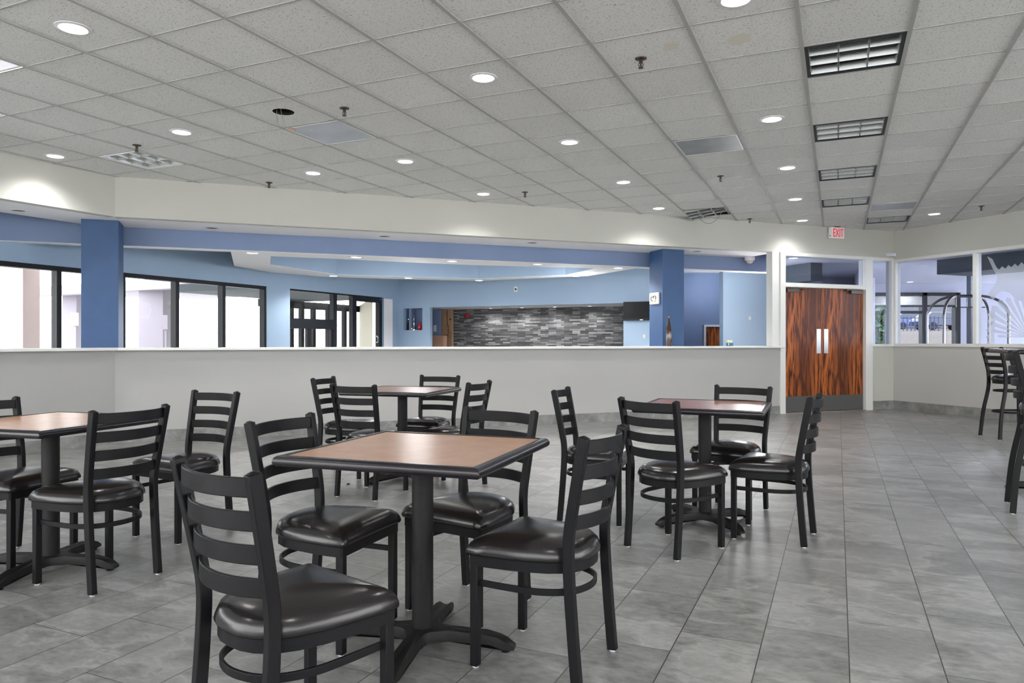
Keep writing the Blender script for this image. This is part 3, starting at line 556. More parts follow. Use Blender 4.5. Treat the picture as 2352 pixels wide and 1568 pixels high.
m = MB(); m.box(((20 - 1176) / F * 14, 14.2, 1.0), (0.62, 0.5, 3.6)); tag(m.build('stucco_pier', M['pink'], smooth=0), 'pink stucco pier outside the first lobby window', 'pier')
for k, (px, py, w, h, Yd) in enumerate(((172, 733, 0.24, 0.36, 19.8), (380, 740, 0.13, 0.36, 17.9))):
    m = MB(); x = (px - 1176) / F * Yd; z = EYE - (py - 784) / F * Yd; m.box((x, Yd, z), (w, 0.05, h)); m.box((x, Yd + 0.03, z - 0.9), (0.05, 0.05, 1.9)); tag(m.build('outdoor_sign', M['canopy'], smooth=0), ('small square notice board on a post next to the first blue column' if k == 0 else 'small grey notice board by the wider canopy pier'), 'sign')
def tree(x, y, z, r, h, label):
    t = thing('leafy_bush', label, 'bush', (x, y, z)); bm = bmesh.new()
    rnd = random.Random(int(x * 10)); me = bpy.data.meshes.new('foliage'); mm = MB()
    for k in range(420):
        th, ph = rnd.uniform(0, 2 * pi), rnd.uniform(-1, 1); rad = r * (0.65 + 0.4 * rnd.random()); c = Vector((rad * cos(th) * sqrt(1 - ph * ph), rad * sin(th) * sqrt(1 - ph * ph), h / 2 + h / 2 * ph * (0.7 + 0.35 * rnd.random())))
        s = 0.16 + 0.12 * rnd.random(); d = Vector((rnd.uniform(-1, 1), rnd.uniform(-1, 1), rnd.uniform(-1, 1))).normalized(); e = d.orthogonal().normalized(); mm.add([c - d * s, c + e * s * .5, c + d * s, c - e * s * .5], [(0, 1, 2, 3)])
    bm.free(); mm.build('foliage', M['leaf'], t, smooth=0); m = MB(); m.lathe([(0.09, 0), (0.06, h * 0.6)], 8); m.build('stem', M['bark'], t)
tree((2022 - 1176) / F * 24, 24, 0.55, 0.34, 1.7, 'leafy green bush outside the narrow pane beside the doors')
tree((2006 - 1176) / F * 27, 27, 0.7, 0.36, 2.3, 'taller leafy bush further out behind the bush by the narrow pane')
def car(x, y, z, rz, paint, label):
    t = thing('parked_car', label, 'car', (x, y, z), rz)
    body = [(-2.2, 0.35), (2.2, 0.35), (2.25, 0.75), (1.2, 0.92), (-2.1, 0.95), (-2.25, 0.7)]; top = [(1.15, 0.9), (0.45, 1.42), (-1.3, 1.45), (-2.0, 0.92)]
    def ext(poly, w): 
        mm = MB(); n = len(poly); P = [(a, -w, c) for a, c in poly] + [(a, w, c) for a, c in poly]; mm.add(P, [tuple(range(n)), tuple(reversed(range(n, 2 * n)))] + [(i, (i + 1) % n, n + (i + 1) % n, n + i) for i in range(n)]); return mm
    ext(body, 0.88).build('body', M[paint], t, bevel=0.06, smooth=0); ext(top, 0.74).build('cabin_glass', M['carglass'], t, bevel=0.05, smooth=0)
    for sx in (-1.35, 1.4):
        for sy in (-0.82, 0.82):
            m = MB(); m.lathe([(0.1, -0.09), (0.3, -0.09), (0.33, -0.05), (0.33, 0.05), (0.3, 0.09), (0.1, 0.09)], 18, M4=Matrix.Translation((sx, sy, 0.33)) @ Matrix.Rotation(pi / 2, 4, 'X')); m.build('wheel', M['rubber'], t)
car((2164 - 1176) / F * 58, 58, 2.06, R(4), 'cardark', 'dark parked car on the bank seen between the luggage cart and a dark post')
car((2098 - 1176) / F * 66, 66, 2.26, R(-3), 'carblue', 'blue parked car on the bank further away beside the pale building')
m = MB(); 
for k in range(16): m.box(((2085 - 1176) / F * 52 + k * 0.28 - 2, 52, 2.42), (0.05, 0.05, 1.1))
m.box(((2085 - 1176) / F * 52 + 0.1, 52, 2.85), (4.6, 0.04, 0.06)); m.box(((2085 - 1176) / F * 52 + 0.1, 52, 2.2), (4.6, 0.04, 0.06)); tag(m.build('picket_fence', M['fence'], smooth=0), 'blue picket fence on the bank in front of the pale building', 'fence')
bt = thing('pale_building', 'pale building far beyond the fence outside the vestibule windows', 'building', (44, 80, 2.6)); m = MB(); m.box((0, 0, 2.6), (12, 6, 5.2)); m.build('wall_block', M['bldg'], bt, smooth=0); m = MB(); m.box((0, 0, 5.3), (12.6, 6.6, 0.3)); m.build('roof', M['grey'], bt, smooth=0)
for k in range(5): m = MB(); m.box((-4.6 + k * 2.3, -3.02, 3.2), (1.2, 0.06, 1.3)); m.build('window', M['carglass'], bt, smooth=0)

# ------------------------------------------------------------------ chairs
def lerp_path(pts, n):
    """smooth path through points (Catmull-Rom)"""
    pts = [Vector(p) for p in pts]; out = []
    for i in range(len(pts) - 1):
        p0, p1, p2, p3 = pts[max(i - 1, 0)], pts[i], pts[i + 1], pts[min(i + 2, len(pts) - 1)]
        for k in range(n):
            t = k / n; out.append(0.5 * ((2 * p1) + (-p0 + p2) * t + (2 * p0 - 5 * p1 + 4 * p2 - p3) * t * t + (-p0 + 3 * p1 - 3 * p2 + p3) * t ** 3))
    return out + [pts[-1]]
half = [(0.0, 0.205), (0.10, 0.206), (0.175, 0.207), (0.207, 0.206), (0.2145, 0.199), (0.214, 0.13), (0.206, 0.05), (0.193, -0.03), (0.172, -0.10), (0.140, -0.155), (0.095, -0.188), (0.05, -0.203), (0.0, -0.207)]
outline = [Vector((x, y)) for x, y in half] + [Vector((-x, y)) for x, y in reversed(half[1:-1])]
def seat_mesh(sh):
    m = MB(); prof = [(0.90, sh - 0.048), (0.985, sh - 0.047), (1.0, sh - 0.041), (1.0, sh - 0.034), (0.985, sh - 0.022), (0.945, sh - 0.006), (0.87, sh + 0.007), (0.74, sh + 0.017), (0.5, sh + 0.025), (0.25, sh + 0.028)]
    n = len(outline); P = []
    for s, z in prof: P += [(p.x * s, p.y * s - 0.002 * (1 - s), z) for p in outline]
    P.append((0, 0, sh + 0.030)); f = [(k * n + i, k * n + (i + 1) % n, (k + 1) * n + (i + 1) % n, (k + 1) * n + i) for k in range(len(prof) - 1) for i in range(n)]
    f += [tuple(reversed(range(n)))] + [((len(prof) - 1) * n + i, (len(prof) - 1) * n + (i + 1) % n, len(P) - 1) for i in range(n)]
    m.add(P, f); return m
def make_chair(name, label, cat, sh=0.452, top=0.85, group=None, stool=False):
    t = thing(name, label, cat, (0, 0, 0), 0, group)
    seat_mesh(sh).build('seat', M['vinyl'], t, smooth=70)
    m = MB(); n = len(outline); ring = [Vector((p.x * 0.955, p.y * 0.955)) for p in outline]; inn = [Vector((p.x * 0.86, p.y * 0.86)) for p in outline]; z0, z1 = sh - 0.085, sh - 0.049
    P = [(p.x, p.y, z0) for p in ring] + [(p.x, p.y, z1) for p in ring] + [(p.x, p.y, z1) for p in inn] + [(p.x, p.y, z0) for p in inn]
    m.add(P, [(b * n + i, b * n + (i + 1) % n, ((b + 1) % 4) * n + (i + 1) % n, ((b + 1) % 4) * n + i) for b in range(4) for i in range(n)]); m.build('seat_frame', M['metal'], t)
    wf, yf, wr, wt = 0.184, 0.180, 0.171, 0.190
    spl = 0.03 if stool else 0.0
    for sx in (-1, 1):
        m = MB(); m.sweep([(sx * (wf + spl), yf + spl, 0.006), (sx * wf, yf, sh - 0.06)], 0.030, 0.030, up=Vector((0, 1, 0))); lg = m.build('front_leg', M['metal'], t, bevel=0.003)
        g = MB(); g.lathe([(0.011, 0.0), (0.012, 0.005), (0.011, 0.008)], 10, c=(sx * (wf + spl), yf + spl, 0)); g.build('glide', M['plastic'], lg)
        yb = -0.206 - (0.05 if stool else 0)
        path = lerp_path([(sx * (wr + spl), yb, 0.006), (sx * (wr + spl * .5), yb + 0.016 + (0.012 if stool else 0), sh * 0.42), (sx * wr, -0.178, sh * 0.80), (sx * wr, -0.176, sh + 0.03), (sx * (wr + 0.006), -0.192, sh + 0.14), (sx * wt, -0.240, top - 0.006)], 5)
        m = MB(); m.sweep(path, 0.027, 0.036, up=Vector((0, 1, 0))); e = path[-1]; u = Vector((0, -0.14, 1)).normalized()
        m.lathe([(0.0185, 0), (0.006, 0.006)], 4, M4=Matrix.Translation(e) @ Matrix.Rotation(R(8), 4, 'X') @ Matrix.Diagonal((0.9, 1.2, 1, 1)) @ Matrix.Rotation(pi / 4, 4, 'Z'))
        lg = m.build('back_post', M['metal'], t, bevel=0.003)
        g = MB(); g.lathe([(0.011, 0.0), (0.012, 0.005), (0.011, 0.008)], 10, c=(sx * (wr + spl), yb, 0)); g.build('glide', M['plastic'], lg)
    for k in range(4):
        zc = top - 0.043 - 0.086 * k; f = (zc - sh) / (top - sh); yq = -0.176 - 0.062 * max(0, f) ** 1.3; wq = wr + (wt - wr) * f - 0.010
        path = [(wq * (i / 8 - 1), yq - 0.050 * (1 - (i / 8 - 1) ** 2), zc) for i in range(17)]
        m = MB(); m.sweep(path, 0.011, 0.049); m.build('back_slat', M['metal'], t, bevel=0.0025)
    def uring(z, wx, nm):
        hp = [(wx, 0.172 + spl * .5), (wx, 0.05), (wx - 0.006, -0.04), (wx - 0.028, -0.105), (wx - 0.062, -0.152), (wx - 0.11, -0.180), (0.0, -0.192)]
        full = [(x, y, z) for x, y in hp] + [(-x, y, z) for x, y in reversed(hp[:-1])]; m = MB(); m.sweep(lerp_path(full, 4), 0.010, 0.023); m.build(nm, M['metal'], t, bevel=0.002)
    if not stool: uring(0.300, 0.176, 'ring_stretcher')
    else:
        uring(0.32, 0.196, 'foot_ring'); m = MB(); m.sweep([(-0.2, 0.19, 0.32), (0.2, 0.19, 0.32)], 0.012, 0.03); m.build('foot_rail', M['metal'], t, bevel=0.002); uring(sh - 0.17, 0.172, 'ring_stretcher')
    return t
G1, G2, G3, G4 = 'chairs around the closest table', 'chairs around the table before the doors', 'chairs around the table by the half wall', 'chairs around the cut-off table'
spots = [
    (-0.612, 2.031, 50.3, 'large black ladder-back chair closest to the camera, its back turned, at the closest table', G1),
    (-0.732, 2.905, -21.3, 'black ladder-back chair at the closest table on its window side, facing the bar stools', G1),
    (-0.189, 3.167, -123.8, 'black ladder-back chair behind the closest table, its seat facing the camera', G1),
    (0.115, 2.654, 152.0, 'black ladder-back chair at the closest table on its bar stool side, seat in full view', G1),
    (0.920, 4.081, 40.1, 'black ladder-back chair with its back to the camera at the table before the rosewood doors', G2),
    (1.554, 4.312, 149.2, 'black ladder-back chair seen side-on beside open floor, at the table before the doors', G2),
    (1.493, 4.920, -126.7, 'black ladder-back chair facing the camera behind the table before the rosewood doors', G2),
    (0.556, 4.754, -17.8, 'black ladder-back chair seen edge-on at the window side of the table before the doors', G2),
    (-1.422, 6.280, -12.4, 'black ladder-back chair turned side-on at the window side of the table by the half wall', G3),
    (-1.066, 5.511, 65.1, 'black ladder-back chair with its back to the camera at the table by the half wall', G3),
    (-0.757, 6.500, -111.1, 'black ladder-back chair behind the table by the half wall, facing the camera', G3),
    (-0.475, 5.760, 157.0, 'black ladder-back chair at the door side of the table by the half wall, half hidden', G3),
    (-2.025, 3.534, 154.5, 'black ladder-back chair in front of the cut-off table, window light on its seat', G4),
    (-1.991, 4.370, -117.0, 'black ladder-back chair standing between the cut-off table and the half wall', G4),
    (-2.640, 3.853, -15.8, 'black ladder-back chair partly out of the picture behind the cut-off table', G4),
]
chair0 = None
for x, y, a, lab, grp in spots:
    if chair0 is None:
        chair0 = make_chair('dining_chair', lab, 'chair', group=grp); chair0.location = (x, y, 0); chair0.rotation_euler = (0, 0, R(a) - pi / 2)
    else: dup(chair0, (x, y, 0), R(a) - pi / 2, lab, grp)
st0 = make_chair('bar_stool', 'tall black ladder-back bar stool standing farther away, by the wall under the glazing', 'stool', 0.74, 1.095, 'bar stools along the right-hand wall', True)
st0.location = (6.0, 8.66, 0); st0.rotation_euler = (0, 0, R(-4) - pi / 2)
dup(st0, (3.69, 4.90, 0), R(-30) - pi / 2, 'tall black ladder-back bar stool closer to the camera, cut off by the picture edge')

# ------------------------------------------------------------------ tables
def make_table(label, loc, rz, top_m, brz, hz=0.757, size=0.77, bar=False, name='dining_table'):
    t = thing(name, label, 'table', loc, rz, 'square pedestal tables'); h = size / 2; z1 = hz; b = 0.034
    m = MB(); m.box((0, 0, z1 - 0.016), (size - 2 * b, size - 2 * b, 0.030)); m.build('table_top', top_m, t, smooth=0)
    prof = [(-b, 0.0), (-b + 0.004, 0.0022), (-0.012, 0.001), (-0.004, -0.005), (0.0, -0.016), (-0.001, -0.026), (-0.008, -0.034), (-b, -0.036)]
    m = MB(); P = []; n = len(prof)
    for sx, sy in ((-1, -1), (1, -1), (1, 1), (-1, 1)): P += [(sx * (h + a), sy * (h + a), z1 + c) for a, c in prof]
    m.add(P, [(k * n + i, ((k + 1) % 4) * n + i, ((k + 1) % 4) * n + (i + 1) % n, k * n + (i + 1) % n) for k in range(4) for i in range(n)])
    m.build('edge_band', M['edge'], t, smooth=40, bevel=0.002)
    m = MB(); m.lathe([(0.041, 0.06), (0.041, z1 - 0.045)], 28); m.build('column', M['iron'], t)
    m = MB(); m.box((0, 0, z1 - 0.041), (0.30, 0.30, 0.008)); m.box((0, 0, z1 - 0.050), (0.12, 0.12, 0.012)); m.build('top_plate', M['iron'], t, bevel=0.002)
    base = bpy.data.objects.new('cross_base', None)
    m = MB(); w0, w1, L = 0.045, 0.027, 0.345; ang = R(brz)
    # plan outline of the cross with filleted crotches
    pl = []
    for k in range(4):
        a = ang + k * pi / 2; ca, sa = cos(a), sin(a)
        for x, y in ((0.115, -0.030), (0.27, -0.029), (L - 0.02, -w1), (L + 0.016, -w1 * 0.75), (L + 0.016, w1 * 0.75), (L - 0.02, w1), (0.27, 0.029), (0.115, 0.030), (0.072, 0.038), (0.055, 0.055)): pl.append((x * ca - y * sa, x * sa + y * ca, x))
    n = len(pl); zt = lambda r: 0.070 if r < 0.13 else (0.066 if r < 0.30 else (0.056 if r < L else 0.034)); zbm = lambda r: 0.030 if r < 0.30 else 0.013
    P = [(x * 0.25, y * 0.25, 0.072) for x, y, r in pl] + [(x * 0.93, y * 0.93, zt(r) + 0.0) for x, y, r in pl] + [(x, y, zt(r) - 0.010) for x, y, r in pl] + [(x, y, zbm(r)) for x, y, r in pl]
    f = [(k * n + i, k * n + (i + 1) % n, (k + 1) * n + (i + 1) % n, (k + 1) * n + i) for k in range(3) for i in range(n)] + [tuple(range(n)), tuple(reversed(range(3 * n, 4 * n)))]
    m.add(P, f); bs = m.build('cross_base', M['iron'], t, smooth=45)
    for k in range(4):
        a = ang + k * pi / 2; g = MB(); g.lathe([(0.016, 0.0), (0.017, 0.006), (0.006, 0.009), (0.006, 0.022)], 12, c=(cos(a) * (L - 0.02), sin(a) * (L - 0.02), 0)); g.build('leveling_foot', M['iron'], bs)
    return t
make_table('closest square table with a tan laminate top and black edge on one column', (-0.343, 2.770, 0), R(-19.5), M['laminate'], 8, size=0.785)
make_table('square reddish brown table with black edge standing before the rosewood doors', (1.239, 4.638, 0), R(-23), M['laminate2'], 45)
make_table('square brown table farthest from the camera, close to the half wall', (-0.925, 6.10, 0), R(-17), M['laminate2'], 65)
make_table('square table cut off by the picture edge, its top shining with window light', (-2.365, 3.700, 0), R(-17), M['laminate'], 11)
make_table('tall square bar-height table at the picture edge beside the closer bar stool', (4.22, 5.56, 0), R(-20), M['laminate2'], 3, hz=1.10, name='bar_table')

# ------------------------------------------------------------------ ceiling fittings
lights = []
def downlight(px, py, label, z=CEIL, lit=True, r=0.075, group='recessed downlights in the dining room ceiling', power=1.0, proto={}):
    if z == CEIL and (px, py) in ((127, 358), (1110, 445), (1513, 478), (1843, 506)): power = 1.0 if px == 1843 else 1.5
    p = ceil_pt(px, py, z); key = (lit, r)
    if key not in proto:
        t = thing('recessed_downlight', label, 'light', (p.x, p.y, z), 0, group)
        m = MB(); m.lathe([(r, 0.004), (r, -0.003), (r * 1.06, -0.008), (r * 1.32, -0.004), (r * 1.34, 0.0)], 28, cap=False); m.build('trim_ring', M['trim'], t)
        m = MB(); m.lathe([(r * 1.01, 0.002), (r * 0.98, -0.0045)] if lit else [(r * 1.01, 0.002), (r * 0.98, -0.002)], 28); m.build('lens', M['lens'] if lit else M['brass'], t)  # unlit ones: dark disc stands in for shade inside the open can
        proto[key] = t
    else: dup(proto[key], (p.x, p.y, z), 0, label, group)
    if lit: lights.append((p.x, p.y, z, power))
for px, py, lab in (
    (168, 64, 'lit round downlight in the upper corner tile beside the bright square lens panel'),
    (417, 303, 'lit round downlight between the louvered troffer over the windows and the open ceiling hole'),
    (127, 358, 'lit round downlight over the wall bend, beside the louvered troffer near the windows'),
    (719, 397, 'lit round downlight between the flat lens panel and the soffit'),
    (931, 370, 'lit round downlight just beyond the flat lens panel, toward the doors'),
    (1110, 178, 'lit round downlight alone in mid ceiling, near the brass sprinkler by the stained tile'),
    (1110, 445, 'lit round downlight close to the soffit throwing a bright scallop onto it'),
    (1308, 326, 'lit round downlight in mid ceiling, third along from the grey diffuser panel'),
    (1432, 418, 'lit round downlight two tiles before the broken hanging fixture'),
    (1513, 478, 'lit round downlight beside the broken hanging fixture, above the blue column by the television'),
    (1690, -2, 'lit round downlight cut off by the top edge of the picture'),
    (1773, 273, 'lit round downlight beside the second dark troffer from the camera'),
    (1809, 385, 'lit round downlight beside the third dark troffer from the camera'),
    (1827, 457, 'lit round downlight beside the fourth dark troffer from the camera'),
    (1843, 506, 'lit round downlight above the end of the ledge, beside the exit sign'),
    (2146, 491, 'lit round downlight beyond the last dark troffer, over the glazed wall corner')): downlight(px, py, lab)
for px, py, lab in (
    (43, 483, 'dark empty downlight in the soffit underside at the picture edge'), (487, 523, 'dark empty downlight in the soffit underside just past the first blue column'),
    (883, 542, 'dark empty downlight in the soffit underside, halfway to the second column'), (1223, 557, 'dark empty downlight in the soffit underside before the second blue column'),
    (1600, 577, 'dark empty downlight in the soffit underside past the second blue column')): downlight(px, py, lab, SOFF, False, 0.07, 'unlit downlights in the soffit underside')
for px, py, lab in (
    (580, 580, 'lit lobby downlight at the window end of the dropped ceiling'), (818, 590, 'first lit downlight on the near rim of the lobby ceiling tray'), (1038, 599, 'second lit downlight on the near rim of the lobby ceiling tray'),
    (1236, 606, 'third lit downlight on the near rim of the lobby ceiling tray'), (1420, 615, 'lit lobby downlight next to the blue column by the television'), (1323, 633.5, 'lit lobby downlight on the rim corner above the wall television'),
    (1100, 643.5, 'lit lobby downlight on the far rim corner above the stone wall'), (938, 638, 'lit lobby downlight on the far rim above the wall niche'), (765, 633, 'lit lobby downlight on the far rim above the entry doors')): downlight(px, py, lab, LZ, True, 0.07, 'lobby downlights', 2.0)
for px, py, lab in ((1822, 592, 'lit downlight seen through the transom above the doors'), (2090, 647, 'lit vestibule downlight above the blinds'), (2197, 652, 'lit vestibule downlight above the luggage cart')): downlight(px, py, lab, VZ if px > 1900 else SOFF, True, 0.07, 'downlights beyond the glazing', 1.5)
for x, y in ((-3.2, 1.2), (0.2, 0.4), (3.2, 1.0), (-1.6, -1.6), (2.2, -2.0), (4.8, 3.6), (6.2, 6.4), (4.6, -0.8)): lights.append((x, y, CEIL, 1.0))
for px, lab in ((1127, 'tiny downlight over the window end of the stone wall'), (1199, 'tiny downlight second from the window end over the stone wall'), (1274, 'tiny downlight third from the window end over the stone wall'), (1354, 'tiny downlight over the stone wall closest to the television')):
    p = LOB.p(LOB.s(px, 0.95), 0.95, zh + 0.002); t = thing('alcove_downlight', lab, 'light', p, 0, 'small downlights over the stone wall')
    m = MB(); m.lathe([(0.045, 0.002), (0.045, -0.003), (0.062, -0.006), (0.064, 0.0)], 20, cap=False); m.build('trim_ring', M['trim'], t); m = MB(); m.lathe([(0.046, 0.002), (0.044, -0.003)], 20); m.build('lens', M['lens'], t); lights.append((p.x, p.y, p.z, 0.45))
extra = [(5.0, 16.9, 2.6, 60), (1.0, 12.9, 2.0, 24), (-1.6, 12.2, 2.0, 24), (9.8, 14.6, 2.4, 120), (9.3, 10.6, 2.4, 90), (12.5, 12.0, 2.4, 120), (6.9, 14.1, 1.6, 22), (4.3, 13.0, 2.0, 55)]  # fill lights added to brighten the rooms beyond; no fixtures of their own
for x, y, z, pw in lights:
    L = bpy.data.lights.new('downlight_lamp', 'SPOT'); L.energy = 85 * pw; L.spot_size = R(138 if z > 3 else 150); L.spot_blend = 0.9 if z > 3 else 0.5; L.shadow_soft_size = 0.14; L.color = (1.0, 0.985, 0.96)
    o = bpy.data.objects.new('downlight_lamp', L); C.objects.link(o); o.location = (x, y, z - 0.02)

for x, y, z, e in extra:
    L = bpy.data.lights.new('fill_lamp', 'POINT'); L.energy = e; L.shadow_soft_size = 0.25; o = bpy.data.objects.new('fill_lamp', L); C.objects.link(o); o.location = (x, y, z)

def troffer(i, j, label, kind, proto={}):
    x, y = cell(i, j); hs = CS / 2 - 0.012
    if kind in proto: return dup(proto[kind], (x, y, CEIL), -YAW, label)
    t = thing('ceiling_troffer', label, 'light fixture', (x, y, CEIL), -YAW, 'square ceiling troffers'); proto[kind] = t
    if kind in ('dark', 'pale'):
        m = MB(); w = 0.022
        for sx, sy in ((1, 0), (-1, 0), (0, 1), (0, -1)): m.box((sx * (hs - w / 2), sy * (hs - w / 2), 0.02), (w if sx else 2 * hs, w if sy else 2 * hs, 0.05))
        m.build('frame', M['dark'] if kind == 'dark' else M['trim'], t, smooth=0)
        m = MB(); m.box((0, 0, 0.10), (2 * hs, 2 * hs, 0.01)); 
        for s in (-1, 1): m.box((s * hs, 0, 0.055), (0.008, 2 * hs, 0.09)); m.box((0, s * hs, 0.055), (2 * hs, 0.008, 0.09))
        m.build('reflector', M['parab_in'] if kind == 'dark' else M['trim'], t, smooth=0)
        m = MB(); e = hs - w; Ms = M['parab'] if kind == 'dark' else M['prism']
        for k in range(4): q = -e + 2 * e * k / 3; m.hexa([(q - 0.003, -e, 0.006), (q + 0.003, -e, 0.006), (q + 0.003, e, 0.006), (q - 0.003, e, 0.006), (q - 0.014, -e, 0.05), (q + 0.014, -e, 0.05), (q + 0.014, e, 0.05), (q - 0.014, e, 0.05)])
        for k in range(4): q = -e + 2 * e * k / 3; m.hexa([(-e, q - 0.003, 0.006), (e, q - 0.003, 0.006), (e, q + 0.003, 0.006), (-e, q + 0.003, 0.006), (-e, q - 0.014, 0.05), (e, q - 0.014, 0.05), (e, q + 0.014, 0.05), (-e, q + 0.014, 0.05)])
        m.build('louver', M['parab'] if kind == 'dark' else M['steel'], t, smooth=0)
    else:
        m = MB(); w = 0.02
        for sx, sy in ((1, 0), (-1, 0), (0, 1), (0, -1)): m.box((sx * (hs - w / 2), sy * (hs - w / 2), 0.012), (w if sx else 2 * hs, w if sy else 2 * hs, 0.03))
        m.build('frame', M['trim'], t, smooth=0)
        m = MB(); m.box((0, 0, 0.004), (2 * (hs - w), 2 * (hs - w), 0.006)); m.build('lens', M['brightlens'] if kind == 'lens' else M['prism2'], t, smooth=0)
    return t
for i, j, lab in ((2, 1, 'dark louvered troffer closest to the camera, largest in the row'), (2, 4, 'second dark louvered troffer from the camera in the row'), (2, 7, 'third dark louvered troffer from the camera in the row'), (2, 10, 'fourth dark louvered troffer from the camera in the row'), (3, 13, 'last small dark louvered troffer next to the wall corner')): troffer(i, j, lab, 'dark')
troffer(-9, 1, 'pale louvered troffer in the ceiling near the lobby windows', 'pale')
troffer(-7, -3, 'square troffer with a bright ribbed lens cut off by the upper picture edge', 'lens'); troffer(-9, -2, 'small sliver of a ribbed lens troffer at the picture edge below the bright one', 'lens')
def panel(i, j, label, matn):
    x, y = cell(i, j); t = thing('ceiling_lens_panel', label, 'ceiling panel', (x, y, CEIL), -YAW, 'flat panels in the ceiling grid'); hs = CS / 2 - 0.016
    m = MB(); m.box((0, 0, -0.005), (2 * hs, 2 * hs, 0.006)); m.build('diffuser', M[matn], t, smooth=0)
    m = MB(); w = 0.012
    for sx, sy in ((1, 0), (-1, 0), (0, 1), (0, -1)): m.box((sx * (hs - w / 2), sy * (hs - w / 2), -0.007), (w if sx else 2 * hs, w if sy else 2 * hs, 0.006))
    m.build('rim', M['trim'], t, smooth=0)
panel(-5, 1, 'flat bluish lens panel beside the open ceiling hole', 'prism'); panel(0, 4, 'flat grey diffuser panel between two rows of downlights', 'prism2'); panel(3, 11, 'flat grey panel beside the fourth dark troffer', 'prism2')
# broken fixture with its louver hanging out
x, y = cell(-1, 10); bf = thing('broken_fixture', 'broken ceiling fixture with its louver hanging loose above the soffit', 'light fixture', (x, y, CEIL), -YAW); hs = CS / 2 - 0.012
m = MB()
for s in (-1, 1): m.box((s * hs, 0, 0.055), (0.008, 2 * hs, 0.12)); m.box((0, s * hs, 0.055), (2 * hs, 0.008, 0.12))
m.box((0, 0, 0.12), (2 * hs, 2 * hs, 0.01)); m.build('housing', M['void'], bf, smooth=0)
m = MB(); e = hs - 0.02
for k in range(4): q = -e + 2 * e * k / 3; m.box((q, 0, 0), (0.012, 2 * e, 0.05)); m.box((0, q, 0), (2 * e, 0.012, 0.05))
lo = m.build('louver', M['steel'], bf, smooth=0); lo.location = (-0.01, 0.03, 0.006); lo.rotation_euler = (R(-3), R(-7), 0)
m = MB(); m.tube([(-0.15 + 0.4 * t, -0.2 + 0.05 * t, 0.0 - 0.20 * (1 - (2 * t - 1) ** 2)) for t in [k / 14 for k in range(15)]], 0.004, 6); m.build('hanging_wire', M['wire'], bf)
# hole with bare wires
hl = thing('open_ceiling_hole', 'open round ceiling hole with bare wires hanging out', 'fixture', (hole_c.x, hole_c.y, CEIL))
m = MB(); m.lathe([(0.088, 0.0), (0.089, 0.012), (0.095, 0.16), (0.02, 0.165)], 28, cap=False); m.lathe([(0.03, 0.164), (0.001, 0.165)], 12); m.build('housing', M['void'], hl)
for k, pth in enumerate((((-0.03, 0, 0.10), (-0.02, -0.01, 0.02), (0.0, -0.02, -0.05), (0.02, -0.02, -0.12), (0.07, -0.02, -0.145)), ((-0.05, 0, 0.10), (-0.055, 0, 0.0), (-0.05, 0.0, -0.09)), ((-0.05, 0.02, 0.05), (0.0, -0.05, 0.01), (0.06, -0.02, 0.04)))):
    m = MB(); m.tube(lerp_path(pth, 6), 0.0028, 6, up=Vector((0, 1, 0.1))); m.build('bare_wire', M['copper' if k == 2 else 'wire'], hl)
m = MB(); m.tube([(0.06, -0.02, -0.142), (0.105, -0.015, -0.155)], 0.008, 8); m.build('wire_nut', M['copper'], hl)
# sprinklers
def sprinkler(px, py, label, z=CEIL, proto=[]):
    p = ceil_pt(px, py, z)
    if proto: return dup(proto[0], (p.x, p.y, z), 0, label)
    t = thing('fire_sprinkler', label, 'sprinkler', (p.x, p.y, z), 0, 'ceiling sprinklers'); proto.append(t)
    m = MB(); m.lathe([(0.040, 0), (0.038, -0.006), (0.016, -0.012), (0.013, -0.013)], 20); m.build('escutcheon', M['brass'], t)
    m = MB(); m.lathe([(0.012, -0.010), (0.012, -0.03), (0.007, -0.032), (0.005, -0.062)], 12); m.tube([(0.011, 0, -0.03), (0.016, 0, -0.045), (0.004, 0, -0.062)], 0.003, 6, up=Vector((0, 1, 0))); m.tube([(-0.011, 0, -0.03), (-0.016, 0, -0.045), (-0.004, 0, -0.062)], 0.003, 6, up=Vector((0, 1, 0))); m.build('frame_arms', M['brass'], t)
    m = MB(); m.lathe([(0.018, -0.062), (0.018, -0.065)], 14); m.build('deflector', M['brass'], t)
for px, py, lab in ((1472, 134, 'brass sprinkler beside the stained ceiling tile, largest in view'), (791, 248, 'brass sprinkler beside the flat bluish lens panel'), (314, 333, 'brass sprinkler at the corner of the pale louvered troffer'), (618, 419, 'brass sprinkler at the soffit edge past the pale troffer'), (1206, 441, 'brass sprinkler close to the soffit beside the scallop of light'), (1655, 404, 'brass sprinkler beyond the flat grey diffuser panel'), (1722, 502, 'brass sprinkler beside the broken hanging fixture'), (2254, 473, 'brass sprinkler over the glazed right-hand wall')): sprinkler(px, py, lab)
# water stains
for px, py, r, lab in ((1700, 90, 0.075, 'yellow water stain on a ceiling tile before the closest dark troffer'), (1540, 107, 0.055, 'faint water stain on a ceiling tile beside the largest sprinkler')):
    p = ceil_pt(px, py); m = MB(); n = 26; rnd = random.Random(px); pts = []
    for k in range(n): a = 2 * pi * k / n; q = r * (0.75 + 0.4 * rnd.random()); pts.append((p.x + q * cos(a), p.y + q * 1.3 * sin(a), CEIL - 0.0012))
    m.poly(pts); tag(m.build('water_stain', M['stain'], smooth=0), lab, 'stain')
